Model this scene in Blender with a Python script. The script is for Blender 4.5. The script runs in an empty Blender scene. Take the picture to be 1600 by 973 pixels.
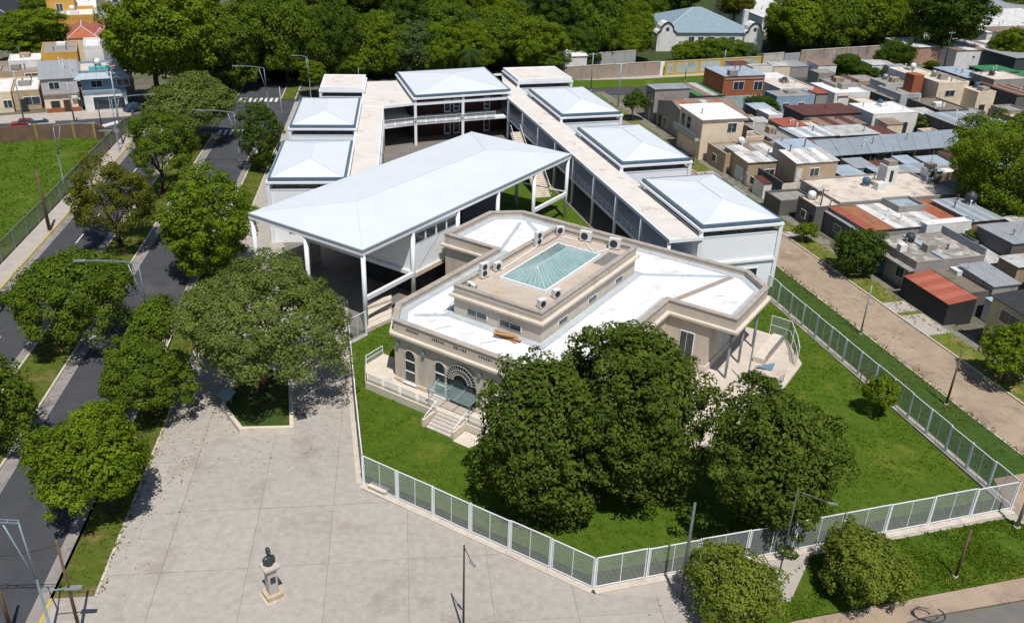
import bpy, bmesh, math, random
import numpy as np
from mathutils import Vector, Matrix

# ------------------------------------------------------------------ camera, sky, sun, exposure
S = bpy.context.scene
COL = S.collection
PITCH, ROLL, CAMH = math.radians(27.226), math.radians(2.0435), 45.0
_c, _s = math.cos(PITCH), math.sin(PITCH)
_r, _f, _u = Vector((1, 0, 0)), Vector((0, _c, -_s)), Vector((0, _s, _c))
_r2 = _r * math.cos(ROLL) + _u * math.sin(ROLL)
_u2 = _u * math.cos(ROLL) - _r * math.sin(ROLL)
cam_d = bpy.data.cameras.new('camera')
cam_d.sensor_width = 36.0
cam_d.lens = 36.0 * 1394.0 / 1600.0
cam_d.clip_start = 1.0
cam_d.clip_end = 3000.0
cam = bpy.data.objects.new('camera', cam_d)
COL.objects.link(cam)
cam.matrix_world = Matrix(((_r2.x, _u2.x, -_f.x, 0), (_r2.y, _u2.y, -_f.y, 0), (_r2.z, _u2.z, -_f.z, CAMH), (0, 0, 0, 1)))
S.camera = cam
SUN_AZ, SUN_EL = math.radians(163.0), math.radians(64.0)
W = bpy.data.worlds.new('World')
S.world = W
W.use_nodes = True
_n = W.node_tree.nodes
_bg = _n['Background']
_sky = _n.new('ShaderNodeTexSky')
_sky.sky_type = 'NISHITA'
_sky.sun_disc = False
_sky.sun_elevation = SUN_EL
_sky.sun_rotation = SUN_AZ
_sky.air_density = 1.0
_sky.dust_density = 0.6
W.node_tree.links.new(_sky.outputs[0], _bg.inputs[0])
_bg.inputs[1].default_value = 0.075
sun_d = bpy.data.lights.new('sun', 'SUN')
sun_d.energy = 4.4
sun_d.angle = math.radians(0.53)
sun_d.color = (1.0, 0.955, 0.89)
sun = bpy.data.objects.new('sun', sun_d)
COL.objects.link(sun)
_sv = Vector((math.sin(SUN_AZ) * math.cos(SUN_EL), math.cos(SUN_AZ) * math.cos(SUN_EL), math.sin(SUN_EL)))
sun.rotation_mode = 'QUATERNION'
sun.rotation_quaternion = (-_sv).to_track_quat('-Z', 'Y')
sun.location = (20, -20, 90)
S.view_settings.view_transform = 'Standard'
S.view_settings.look = 'None'
S.view_settings.exposure = 0.13
S.view_settings.gamma = 1.0
S.view_settings.use_curve_mapping = False
S.cycles.max_bounces = 6
S.cycles.transparent_max_bounces = 8
S.cycles.use_denoising = True

# ------------------------------------------------------------------ helpers
class Fr:                                     # a plan frame turned by az degrees (clockwise from +Y): w across, u along
    def __init__(s, az):
        t = math.radians(az); s.a = (math.cos(t), -math.sin(t)); s.b = (math.sin(t), math.cos(t)); s.rz = -t
    def __call__(s, w, u, z=None):
        x, y = s.a[0] * w + s.b[0] * u, s.a[1] * w + s.b[1] * u
        return (x, y) if z is None else (x, y, z)
    def rect(s, w0, u0, w1, u1):
        return [s(w0, u0), s(w1, u0), s(w1, u1), s(w0, u1)]
AV, ST, LW, RW, MN = Fr(-7.5), Fr(-16.7), Fr(-7.0), Fr(-17.3), Fr(32.6)

def lerp(a, b, t): return tuple(a[i] + (b[i] - a[i]) * t for i in range(len(a)))
def dist2(a, b): return math.hypot(b[0] - a[0], b[1] - a[1])
def inset(poly, d):                           # shrink a CCW polygon by d (negative grows)
    n = len(poly); out = []
    for i in range(n):
        p, q, r = Vector(poly[i - 1][:2]), Vector(poly[i][:2]), Vector(poly[(i + 1) % n][:2])
        e1, e2 = (q - p).normalized(), (r - q).normalized()
        n1, n2 = Vector((-e1.y, e1.x)), Vector((-e2.y, e2.x))
        k = 1 + n1.dot(n2)
        m = (n1 + n2) / max(k, .2)
        out.append((q.x + m.x * d, q.y + m.y * d))
    return out

class MB:                                     # collects faces for ONE mesh object
    def __init__(s): s.v, s.f, s.m = [], [], []
    def face(s, pts, mi=0):
        k = len(s.v); s.v += [tuple(p) for p in pts]; s.f.append(tuple(range(k, k + len(pts)))); s.m.append(mi); return s
    def prism(s, poly, z0, z1, top=True, bottom=False, mi=0):
        n = len(poly)
        for i in range(n):
            a, b = poly[i], poly[(i + 1) % n]
            s.face([(a[0], a[1], z0), (b[0], b[1], z0), (b[0], b[1], z1), (a[0], a[1], z1)], mi)
        if top: s.face([(p[0], p[1], z1) for p in poly], mi)
        if bottom: s.face([(p[0], p[1], z0) for p in reversed(poly)], mi)
        return s
    def ring(s, poly, d, z0, z1, mi=0):       # a kerb/parapet between poly and poly inset by d
        q = inset(poly, d); n = len(poly)
        for i in range(n):
            j = (i + 1) % n
            a, b, c, e = poly[i], poly[j], q[j], q[i]
            s.face([(a[0], a[1], z0), (b[0], b[1], z0), (b[0], b[1], z1), (a[0], a[1], z1)], mi)
            s.face([(c[0], c[1], z0), (e[0], e[1], z0), (e[0], e[1], z1), (c[0], c[1], z1)], mi)
            s.face([(a[0], a[1], z1), (b[0], b[1], z1), (c[0], c[1], z1), (e[0], e[1], z1)], mi)
            s.face([(e[0], e[1], z0), (c[0], c[1], z0), (b[0], b[1], z0), (a[0], a[1], z0)], mi)
        return s
    def box(s, c, size, rz=0.0, mi=0):        # c = centre of the bottom face
        x, y, z = c; w, d, h = size[0] / 2, size[1] / 2, size[2]
        ca, sa = math.cos(rz), math.sin(rz)
        q = [(x + ca * px - sa * py, y + sa * px + ca * py) for px, py in ((-w, -d), (w, -d), (w, d), (-w, d))]
        return s.prism(q, z, z + h, True, True, mi)
    def beam(s, p, q, w, h, mi=0):            # box bar from p to q (any direction), w wide, h deep
        p, q = Vector(p), Vector(q); e = (q - p).normalized()
        side = e.cross(Vector((0, 0, 1)))
        if side.length < 1e-3: side = Vector((1, 0, 0))
        side.normalize(); up = side.cross(e)
        k = [side * (sx * w / 2) + up * (sy * h / 2) for sx, sy in ((-1, -1), (1, -1), (1, 1), (-1, 1))]
        A, B = [p + o for o in k], [q + o for o in k]
        for i in range(4):
            j = (i + 1) % 4; s.face([A[i], B[i], B[j], A[j]], mi)
        s.face(A, mi); s.face(B[::-1], mi); return s
    def tube(s, p, q, r0, r1=None, n=8, caps=True, mi=0):
        if r1 is None: r1 = r0
        p, q = Vector(p), Vector(q); e = (q - p).normalized()
        a = e.orthogonal().normalized(); b = e.cross(a); k = len(s.v)
        for t in range(n):
            g = 2 * math.pi * t / n; o = a * math.cos(g) + b * math.sin(g)
            s.v += [tuple(p + o * r0), tuple(q + o * r1)]
        for t in range(n):
            u = (t + 1) % n; s.f.append((k + 2 * t, k + 2 * u, k + 2 * u + 1, k + 2 * t + 1)); s.m.append(mi)
        if caps:
            s.f.append(tuple(k + 2 * t for t in reversed(range(n)))); s.m.append(mi)
            s.f.append(tuple(k + 2 * t + 1 for t in range(n))); s.m.append(mi)
        return s
    def lathe(s, prof, c=(0, 0, 0), n=12, mi=0):
        k = len(s.v); m = len(prof)
        for r, z in prof:
            for t in range(n):
                g = 2 * math.pi * t / n; s.v.append((c[0] + r * math.cos(g), c[1] + r * math.sin(g), c[2] + z))
        for i in range(m - 1):
            for t in range(n):
                u = (t + 1) % n; s.f.append((k + i * n + t, k + i * n + u, k + (i + 1) * n + u, k + (i + 1) * n + t)); s.m.append(mi)
        return s
    def build(s, name, mats, parent=None, smooth=False, fix=False, kind=None):
        me = bpy.data.meshes.new(name); me.from_pydata(s.v, [], s.f)
        if not isinstance(mats, (list, tuple)): mats = [mats]
        for m in mats: me.materials.append(m)
        if len(mats) > 1: me.polygons.foreach_set('material_index', s.m)
        if fix:
            bm = bmesh.new(); bm.from_mesh(me); bmesh.ops.remove_doubles(bm, verts=bm.verts, dist=1e-4)
            bmesh.ops.recalc_face_normals(bm, faces=bm.faces); bm.to_mesh(me); bm.free()
        if smooth: me.polygons.foreach_set('use_smooth', [True] * len(me.polygons))
        me.update()
        return link(name, me, parent, kind)

def link(name, me, parent=None, kind=None):
    o = bpy.data.objects.new(name, me); COL.objects.link(o)
    if parent is not None:
        o.parent = parent
        if parent.get('_w'): o.matrix_parent_inverse = parent_inv(parent)   # children given in world coordinates
    if kind: o['kind'] = kind
    return o
def root_of(o):
    while o.parent is not None: o = o.parent
    return o
def parent_inv(o):
    r = root_of(o); return Matrix.Translation(-Vector(r.location))
def tag(o, label, cat, group=None):
    o['label'] = label; o['category'] = cat
    if group: o['group'] = group
    return o
WT = []
def thing(name, label, cat, loc, group=None, world=True, rz=0.0):
    o = bpy.data.objects.new(name, None); COL.objects.link(o); o.empty_display_size = .3
    o.location = (loc[0], loc[1], loc[2] if len(loc) > 2 else 0.0); o.rotation_euler = (0, 0, rz)
    if world: o['_w'] = 1; WT.append(o)
    return tag(o, label, cat, group)
class P_:                                     # children of a world-coordinate thing: part(...) and part of part
    pass
def part(mb, name, mat, parent, **k):         # world-coordinate part; sub-parts of parts sit in the same coordinates
    r = root_of(parent)
    o = mb.build(name, mat, None, **k); o.parent = parent
    if parent is r and r.get('_w'): o.matrix_parent_inverse = Matrix.Translation(-Vector(r.location))
    return o
def copy_tree(o, parent=None):
    c = o.copy(); COL.objects.link(c)
    if parent is not None:
        c.parent = parent
        c.matrix_parent_inverse = o.matrix_parent_inverse.copy()
    for ch in list(o.children): copy_tree(ch, c)
    return c
def struct(mb, name, mat, parent=None, **k):
    o = mb.build(name, mat, parent, **k); o['kind'] = 'structure'; return o

# ------------------------------------------------------------------ materials
MATS = {}
def mat(name, c1, c2=None, scale=1.5, rough=.8, bump=0., bscale=12., metal=0., stain=None, sscale=.35, samt=.5, streak=1., ribs=None, spec=.3, detail=6., island=0., crack=0.):
    if name in MATS: return MATS[name]
    m = bpy.data.materials.new(name); m.use_nodes = True; N, L = m.node_tree.nodes, m.node_tree.links
    b = N['Principled BSDF']; b.inputs['Roughness'].default_value = rough; b.inputs['Metallic'].default_value = metal
    b.inputs['Specular IOR Level'].default_value = spec
    tc = N.new('ShaderNodeTexCoord'); co = tc.outputs['Object']
    c2 = c2 or tuple(x * .78 for x in c1)
    n1 = N.new('ShaderNodeTexNoise'); n1.inputs['Scale'].default_value = scale; n1.inputs['Detail'].default_value = detail; n1.inputs['Roughness'].default_value = .62
    L.new(co, n1.inputs['Vector'])
    r1 = N.new('ShaderNodeMapRange'); r1.inputs[1].default_value = .32; r1.inputs[2].default_value = .68; L.new(n1.outputs[0], r1.inputs[0])
    mx = N.new('ShaderNodeMix'); mx.data_type = 'RGBA'; L.new(r1.outputs[0], mx.inputs[0])
    mx.inputs[6].default_value = (*c1, 1); mx.inputs[7].default_value = (*c2, 1); out = mx.outputs[2]
    if stain:
        n2 = N.new('ShaderNodeTexNoise'); n2.inputs['Scale'].default_value = sscale; n2.inputs['Detail'].default_value = 8; n2.inputs['Roughness'].default_value = .7
        if streak != 1.:
            mp0 = N.new('ShaderNodeMapping'); mp0.inputs['Scale'].default_value = (1, 1, streak); L.new(co, mp0.inputs['Vector']); L.new(mp0.outputs[0], n2.inputs['Vector'])
        else: L.new(co, n2.inputs['Vector'])
        r2 = N.new('ShaderNodeMapRange'); r2.inputs[1].default_value = 1.0 - samt; r2.inputs[2].default_value = 1.16 - samt; L.new(n2.outputs[0], r2.inputs[0])
        m2 = N.new('ShaderNodeMix'); m2.data_type = 'RGBA'; L.new(r2.outputs[0], m2.inputs[0]); L.new(out, m2.inputs[6]); m2.inputs[7].default_value = (*stain, 1); out = m2.outputs[2]
    if island:
        g = N.new('ShaderNodeObjectInfo'); r3 = N.new('ShaderNodeMapRange'); r3.inputs[3].default_value = 1 - island; r3.inputs[4].default_value = 1 + island
        L.new(g.outputs['Random'], r3.inputs[0]); m3 = N.new('ShaderNodeVectorMath'); m3.operation = 'SCALE'; L.new(out, m3.inputs[0]); L.new(r3.outputs[0], m3.inputs['Scale']); out = m3.outputs[0]
    if crack:
        nz = N.new('ShaderNodeTexNoise'); nz.inputs['Scale'].default_value = .7; nz.inputs['Detail'].default_value = 6; L.new(co, nz.inputs['Vector'])
        wv_ = N.new('ShaderNodeMix'); wv_.data_type = 'RGBA'; wv_.inputs[0].default_value = .35; L.new(co, wv_.inputs[6]); L.new(nz.outputs['Color'], wv_.inputs[7])
        vo = N.new('ShaderNodeTexVoronoi'); vo.feature = 'DISTANCE_TO_EDGE'; vo.inputs['Scale'].default_value = .42; L.new(wv_.outputs[2], vo.inputs['Vector'])
        rc = N.new('ShaderNodeMapRange'); rc.inputs[1].default_value = 0.; rc.inputs[2].default_value = .014; rc.inputs[3].default_value = crack; rc.inputs[4].default_value = 0.; L.new(vo.outputs['Distance'], rc.inputs[0])
        n4 = N.new('ShaderNodeTexNoise'); n4.inputs['Scale'].default_value = .22; n4.inputs['Detail'].default_value = 3; L.new(co, n4.inputs['Vector'])
        r4 = N.new('ShaderNodeMapRange'); r4.inputs[1].default_value = .45; r4.inputs[2].default_value = .6; L.new(n4.outputs[0], r4.inputs[0])
        mm = N.new('ShaderNodeMath'); mm.operation = 'MULTIPLY'; L.new(rc.outputs[0], mm.inputs[0]); L.new(r4.outputs[0], mm.inputs[1])
        m4 = N.new('ShaderNodeMix'); m4.data_type = 'RGBA'; L.new(mm.outputs[0], m4.inputs[0]); L.new(out, m4.inputs[6]); m4.inputs[7].default_value = (.16, .14, .12, 1); out = m4.outputs[2]
    L.new(out, b.inputs['Base Color'])
    h = None
    if bump:
        n3 = N.new('ShaderNodeTexNoise'); n3.inputs['Scale'].default_value = bscale; n3.inputs['Detail'].default_value = 5; L.new(co, n3.inputs['Vector'])
        bp = N.new('ShaderNodeBump'); bp.inputs['Strength'].default_value = bump; bp.inputs['Distance'].default_value = .1; L.new(n3.outputs[0], bp.inputs['Height']); h = bp
    if ribs:
        az, per, amt = ribs
        mp = N.new('ShaderNodeMapping'); mp.inputs['Rotation'].default_value = (0, 0, math.radians(az)); L.new(co, mp.inputs['Vector'])
        wv = N.new('ShaderNodeTexWave'); wv.wave_type = 'BANDS'; wv.bands_direction = 'X'; wv.inputs['Scale'].default_value = .314 / per; wv.inputs['Distortion'].default_value = 0
        L.new(mp.outputs[0], wv.inputs['Vector'])
        bp2 = N.new('ShaderNodeBump'); bp2.inputs['Strength'].default_value = amt; bp2.inputs['Distance'].default_value = .06; L.new(wv.outputs['Fac'], bp2.inputs['Height'])
        if h: L.new(h.outputs[0], bp2.inputs['Normal'])
        h = bp2
    if h: L.new(h.outputs[0], b.inputs['Normal'])
    MATS[name] = m; return m
def glassy(name, c, rough=.08, trans=0., alpha=1.):
    m = mat(name, c, tuple(x * .7 for x in c), .8, rough, spec=.6)
    b = m.node_tree.nodes['Principled BSDF']
    b.inputs['Transmission Weight'].default_value = trans; b.inputs['Alpha'].default_value = alpha
    return m
def leafmat(name, ca, cb, trans=.25):
    m = bpy.data.materials.new(name); m.use_nodes = True; N, L = m.node_tree.nodes, m.node_tree.links
    b = N['Principled BSDF']; b.inputs['Roughness'].default_value = .75; b.inputs['Specular IOR Level'].default_value = .06
    at = N.new('ShaderNodeAttribute'); at.attribute_name = 'tint'
    mx = N.new('ShaderNodeMix'); mx.data_type = 'RGBA'; L.new(at.outputs['Fac'], mx.inputs[0])
    mx.inputs[6].default_value = (*ca, 1); mx.inputs[7].default_value = (*cb, 1); L.new(mx.outputs[2], b.inputs['Base Color'])
    tr = N.new('ShaderNodeBsdfTranslucent'); g = N.new('ShaderNodeVectorMath'); g.operation = 'MULTIPLY'; g.inputs[1].default_value = (1.25, 1.3, .6); L.new(mx.outputs[2], g.inputs[0]); L.new(g.outputs[0], tr.inputs['Color'])
    ms = N.new('ShaderNodeMixShader'); ms.inputs[0].default_value = trans; L.new(b.outputs[0], ms.inputs[1]); L.new(tr.outputs[0], ms.inputs[2])
    L.new(ms.outputs[0], N['Material Output'].inputs['Surface']); MATS[name] = m; return m

white_wall = mat('white_render', (.78, .80, .81), (.72, .74, .76), .6, .7)
white_metal = mat('white_metal', (.80, .82, .84), (.74, .77, .80), .8, .45, spec=.4)
def sheet_roof(name, az): return mat(name, (.625, .66, .695), (.59, .625, .66), .25, .5, bump=.03, bscale=3., stain=(.545, .58, .61), sscale=.4, samt=.41, ribs=(az - 90, .62, .16))
roof_white, roof_right, roof_canopy = sheet_roof('white_sheet_roof', -7), sheet_roof('white_sheet_roof_right', -17.3), sheet_roof('white_sheet_roof_canopy', 32.8)
gutter_m = mat('gutter_steel', (.10, .16, .22), (.07, .11, .16), 2., .4)
slab_roof = mat('membrane_roof', (.66, .62, .575), (.58, .545, .50), .5, .8, stain=(.36, .245, .185), sscale=.4, samt=.44)
main_roof = mat('white_membrane', (.76, .76, .755), (.66, .665, .67), .6, .6, stain=(.52, .50, .47), sscale=.55, samt=.46, bump=.05, bscale=2.)
grey_flash = mat('grey_flashing', (.46, .50, .53), (.36, .40, .43), 1.2, .5)
beige = mat('beige_stone', (.54, .482, .41), (.475, .422, .358), .8, .85, bump=.05, bscale=8., stain=(.36, .32, .27), sscale=.6, samt=.47, streak=.25)
beige_lt = mat('pale_stone', (.63, .56, .475), (.53, .47, .395), 1.2, .85, stain=(.34, .29, .24), sscale=.7, samt=.42)
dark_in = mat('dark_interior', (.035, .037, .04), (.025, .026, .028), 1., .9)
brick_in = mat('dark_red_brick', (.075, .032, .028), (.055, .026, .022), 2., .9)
win_glass = glassy('window_glass', (.03, .045, .055), .06)
teal_glass = glassy('teal_glass', (.30, .44, .43), .12, 0., .35)
sky_glass = glassy('skylight_glass', (.29, .45, .44), .08, 0., .85)
steel_blue = mat('blue_grey_steel', (.30, .38, .42), (.24, .31, .36), 2., .4, metal=.3)
grey_steel = mat('grey_steel', (.33, .35, .36), (.26, .28, .29), 3., .45, metal=.4)
dark_steel = mat('dark_steel', (.05, .055, .06), (.035, .04, .045), 3., .5)
wood_pole = mat('weathered_wood', (.16, .10, .065), (.09, .055, .035), 4., .9, bump=.3)
concrete = mat('concrete', (.42, .38, .34), (.34, .31, .28), .7, .9, bump=.1, stain=(.24, .21, .18), sscale=.3, samt=.4)
paving = mat('plaza_concrete', (.402, .370, .330), (.322, .297, .265), 1.7, .9, bump=.12, bscale=5., stain=(.27, .235, .20), sscale=.22, samt=.46, island=.035, detail=10., crack=.2)
joint_m = mat('joint_dark', (.24, .215, .19), (.18, .165, .15), 2., .95)
kerb_m = mat('kerb_stone', (.56, .50, .43), (.44, .39, .34), 1.2, .9, stain=(.30, .25, .21), sscale=.5, samt=.45)
asphalt = mat('asphalt', (.062, .064, .072), (.048, .050, .057), .5, .9, bump=.1, bscale=30., stain=(.085, .085, .088), sscale=.16, samt=.45)
gutter_c = mat('gutter_concrete', (.30, .27, .25), (.20, .185, .175), .6, .9, stain=(.12, .115, .11), sscale=.3, samt=.45)
st_conc = mat('street_concrete', (.37, .285, .205), (.29, .225, .165), .4, .9, bump=.08, stain=(.22, .165, .12), sscale=.25, samt=.5, island=.05, detail=9., crack=.6)
paint_w = mat('road_paint', (.7, .7, .68), (.5, .5, .49), 2., .8)
yellow_m = mat('yellow_kerb', (.55, .40, .06), (.38, .30, .10), 2., .8)
lawn = mat('lawn_grass', (.090, .146, .014), (.054, .102, .008), 1.3, .95, bump=.9, bscale=22., stain=(.150, .175, .026), sscale=.20, samt=.46, spec=.1, detail=10.)
verge = mat('verge_grass', (.100, .130, .018), (.060, .092, .012), 1.0, .95, bump=.8, bscale=14., stain=(.20, .145, .065), sscale=.45, samt=.48, spec=.1, detail=10.)
dirt = mat('yard_ground', (.16, .14, .11), (.10, .10, .07), .3, .95, stain=(.06, .09, .02), sscale=.12, samt=.5)
bark = mat('bark', (.075, .052, .036), (.04, .03, .022), 5., .95, bump=.4, bscale=9.)
soil = mat('soil', (.12, .075, .045), (.08, .05, .03), 1., .95, stain=(.03, .07, .008), sscale=.5, samt=.52)

# ------------------------------------------------------------------ the ground, roads and pavements
def sheet(name, poly, z, m, thick=0.0):
    mb = MB(); mb.prism(poly, z - thick, z) if thick else mb.face([(p[0], p[1], z) for p in poly])
    return struct(mb, name, m)
G = MB(); G.face([(-900, -150, -.06), (900, -150, -.06), (900, 1500, -.06), (-900, 1500, -.06)])
struct(G, 'ground', dirt)

def clip(poly, nx, ny, d):                    # keep nx*x+ny*y<=d
    out = []
    for i in range(len(poly)):
        a, b = poly[i], poly[(i + 1) % len(poly)]
        fa, fb = nx * a[0] + ny * a[1] - d, nx * b[0] + ny * b[1] - d
        if fa <= 0: out.append(a)
        if fa * fb < 0: t = fa / (fa - fb); out.append((a[0] + (b[0] - a[0]) * t, a[1] + (b[1] - a[1]) * t))
    return out
def area(p): return abs(sum(p[i][0] * p[(i + 1) % len(p)][1] - p[(i + 1) % len(p)][0] * p[i][1] for i in range(len(p)))) / 2
def slabs(parent, poly, fr, ws, us, z, th, gap, m, name='paving_slab', minarea=.15):
    rnd = random.Random(5)
    for i in range(len(ws) - 1):
        for j in range(len(us) - 1):
            q = list(poly)
            g = gap / 2
            for nx, ny, d in ((fr.a[0], fr.a[1], ws[i + 1] - g), (-fr.a[0], -fr.a[1], -ws[i] - g), (fr.b[0], fr.b[1], us[j + 1] - g), (-fr.b[0], -fr.b[1], -us[j] - g)):
                q = clip(q, nx, ny, d)
                if len(q) < 3: break
            if len(q) < 3 or area(q) < minarea: continue
            mb = MB(); mb.prism(q, z - th, z + rnd.uniform(-.006, .006)); mb.build(name, m, parent)

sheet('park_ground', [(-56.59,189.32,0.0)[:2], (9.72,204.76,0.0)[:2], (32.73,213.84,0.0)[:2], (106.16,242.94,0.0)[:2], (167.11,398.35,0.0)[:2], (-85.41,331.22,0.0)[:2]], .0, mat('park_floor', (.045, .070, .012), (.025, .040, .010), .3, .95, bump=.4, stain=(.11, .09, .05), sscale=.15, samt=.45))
# avenue: field pavement | west carriageway | planted median | east carriageway | verge | plaza
UA, UB = 20.0, 330.0
sheet('avenue_west_road', AV.rect(-44.8, UA, -36.8, 330), 0.0, asphalt)
sheet('avenue_east_road', AV.rect(-32.5, UA, -24.0, 330), 0.0, asphalt)
for w0, w1, nm in ((-33.0 + .5, -31.4, 'avenue_gutter'), (-24.9, -24.0, 'avenue_gutter'), (-36.8 - .9, -36.8, 'avenue_gutter'), (-44.8, -43.8, 'avenue_gutter')):
    sheet(nm, AV.rect(w0, UA, w1, 160), .005, gutter_c)
for u0, u1 in ((UA, 155.5), (180, 330)):
    sheet('median_grass', AV.rect(-36.6, u0, -32.7, u1), .13, verge)
    for w0, w1 in ((-36.8, -36.6), (-32.7, -32.5)):
        sheet('median_kerb', AV.rect(w0, u0, w1, u1), .15, kerb_m, .15)
for u0, u1, nm in ((46.9, 152, 'verge_grass_strip'), (180, 330, 'verge_grass_strip')):
    sheet(nm, AV.rect(-23.8, u0, -21.2, u1), .12, verge)
    sheet('verge_kerb', AV.rect(-24.0, u0, -23.8, u1), .15, kerb_m, .15)
    sheet('verge_edging', AV.rect(-21.2, u0, -21.0, u1), .14, kerb_m, .14)
sheet('corner_pavement', AV.rect(-23.8, 20, -21.0, 46.9), .11, paving, .11)
sheet('yellow_kerb', AV.rect(-24.0, 20, -23.8, 62), .15, yellow_m, .15)
sheet('field_pavement', AV.rect(-47.3, UA, -44.9, 158), .11, concrete, .11)
sheet('yellow_kerb', AV.rect(-45.0, UA, -44.8, 158), .13, yellow_m, .13)
sheet('sports_field', AV.rect(-110, 60, -47.5, 157), .05, lawn)
# the cross street beyond the field and the school's back street
cs = [(-92.1,142.98,0.0)[:2], (-88.02,147.31,0.0)[:2], (-76.18,150.01,0.0)[:2], (-66.64,152.46,0.0)[:2], (-53.63,152.11,0.0)[:2], (-40.76,149.79,0.0)[:2], (-42.8,179.06,0.0)[:2], (-49.28,179.17,0.0)[:2], (-59.75,171.45,0.0)[:2], (-70.14,161.45,0.0)[:2], (-79.0,156.28,0.0)[:2], (-90.6,152.2,0.0)[:2], (-95.56,149.1,0.0)[:2]]
sheet('cross_street', cs, .012, asphalt)
bs = [(-46.77,190.85,0.0)[:2], (-24.4,198.05,0.0)[:2], (9.06,185.58,0.0)[:2], (27.78,191.69,0.0)[:2], (71.82,208.07,0.0)[:2], (126.53,229.16,0.0)[:2], (129.78,235.75,0.0)[:2], (74.8,217.9,0.0)[:2], (26.49,198.57,0.0)[:2], (9.29,192.38,0.0)[:2], (-25.46,207.03,0.0)[:2], (-48.95,200.5,0.0)[:2]]
sheet('back_street', bs, .008, asphalt)
sheet('back_street_verge', [(6.52,191.38,0.0)[:2], (26.35,197.34,0.0)[:2], (55.92,209.47,0.0)[:2], (99.0,224.67,0.0)[:2], (101.67,235.69,0.0)[:2], (57.89,217.95,0.0)[:2], (27.27,205.6,0.0)[:2], (6.72,200.45,0.0)[:2]], .05, lawn)
sheet('back_pavement', [(6.71,199.82,0.0)[:2], (27.2,204.94,0.0)[:2], (57.72,217.22,0.0)[:2], (134.99,246.29,0.0)[:2], (137.76,251.89,0.0)[:2], (58.75,221.67,0.0)[:2], (27.57,208.27,0.0)[:2], (6.77,203.0,0.0)[:2]], .07, concrete)
sheet('house_pavement', [(-95.35,148.73,0.0)[:2], (-90.39,151.81,0.0)[:2], (-78.82,155.87,0.0)[:2], (-70.58,159.59,0.0)[:2], (-72.99,165.68,0.0)[:2], (-98.39,154.1,0.0)[:2]], .11, concrete, .11)
def zebra(fr, w0, w1, u, length, n, nm='zebra_crossing'):
    z = struct(MB().face([fr(w0, u - .01, .016), fr(w0 + .01, u - .01, .016), fr(w0 + .01, u, .016)]), nm, asphalt)
    for i in range(n):
        a = w0 + (w1 - w0) * (i + .2) / n; b = w0 + (w1 - w0) * (i + .75) / n
        MB().face([fr(a, u, .02), fr(b, u, .02), fr(b, u + length, .02), fr(a, u + length, .02)]).build('painted_stripe', paint_w, z)
zebra(AV, -32.2, -24.4, 155.5, 3.2, 8); zebra(AV, -32.2, -24.2, 178.2, 3.0, 8); zebra(AV, -44.4, -37.2, 156.5, 3.0, 7)
zb = Fr(72); 
for k in range(7):
    p = lerp((-73.02,152.45,0.0), (-71.23,156.03,0.0), k / 6.)
    MB().box((p[0], p[1], .014), (1.6, .55, .006), math.radians(-12)).build('painted_stripe', paint_w, bpy.data.objects['cross_street'])
for k in range(9): sheet('lane_dash', AV.rect(-40.9, 72 + k * 9, -40.75, 75 + k * 9), .007, paint_w)

# plaza of cast concrete slabs
plaza = [AV(-21.0, 34), (30, 34), (18.52,41.61,0.0)[:2], (13.67,44.56,0.0)[:2], (12.21,45.53,0.0)[:2], (6.47,45.49,0.0)[:2], (-11.28,55.8,0.0)[:2], (-11.98,58.8,0.0)[:2], (-16.72,78.83,0.0)[:2], (-18.21,88.62,0.0)[:2], (-25.37,96.59,0.0)[:2], AV(-17.4, 112), AV(-21.0, 112)]
pz = struct(MB().prism(plaza, -.04, .055), 'plaza', joint_m)
slabs(pz, plaza, AV, [-21.1, -17.35, -11.5, -6.0, -.4, 5.2, 10.8, 16.4, 22, 28], [36.1, 42.4, 48.75, 55.1, 61.4, 67.7, 74.0, 80.3, 86.6, 92.9, 99.2, 105.5, 113], .09, .08, .03, paving)
sheet('side_path', AV.rect(-21.0, 112, -17.2, 178), .09, paving, .09)
# planter around the big tree
pl = [(-25.55,66.21,0.0)[:2], (-22.87,62.64,0.0)[:2], (-18.32,63.11,0.0)[:2], (-20.34,70.97,0.0)[:2], (-22.87,73.36,0.0)[:2], (-25.79,71.75,0.0)[:2]]
planter = thing('tree_planter', 'low white walled planter bed around the large spreading tree', 'planter', (*pl[0], .09))
part(MB().ring(pl, .35, .09, .62), 'kerb_wall', beige_lt, planter, fix=True)
part(MB().face([(p[0], p[1], .42) for p in inset(pl, .33)]), 'soil_bed', mat('planter_grass', (.045, .085, .008), (.028, .055, .006), 1.5, .95, stain=(.11, .07, .04), sscale=.6, samt=.5, bump=.5), planter)

# street right of the school: concrete slabs, verges
sheet('side_street', ST.rect(61.0, 10, 67.3, 330), -.02, joint_m)
sst = bpy.data.objects['side_street']
slabs(sst, ST.rect(61.0, 10, 67.3, 178), ST, [61.0, 64.15, 67.3], [10 + 5 * k for k in range(35)], .0, .05, .03, st_conc, 'street_slab')
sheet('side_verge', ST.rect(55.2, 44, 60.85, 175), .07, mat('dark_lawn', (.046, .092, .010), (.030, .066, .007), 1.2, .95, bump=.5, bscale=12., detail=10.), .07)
sheet('side_kerb', ST.rect(60.85, 44, 61.0, 175), .10, kerb_m, .1)
sheet('house_kerb', ST.rect(67.3, 20, 67.5, 178), .13, kerb_m, .13)
sheet('house_verge', ST.rect(67.5, 20, 70.4, 178), .11, mat('yellowish_verge', (.14, .165, .022), (.085, .12, .014), .7, .95, bump=.5, bscale=10., stain=(.26, .19, .09), sscale=.4, samt=.5, detail=10.), .11)  # yellowish grass colour with dry worn patches
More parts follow.
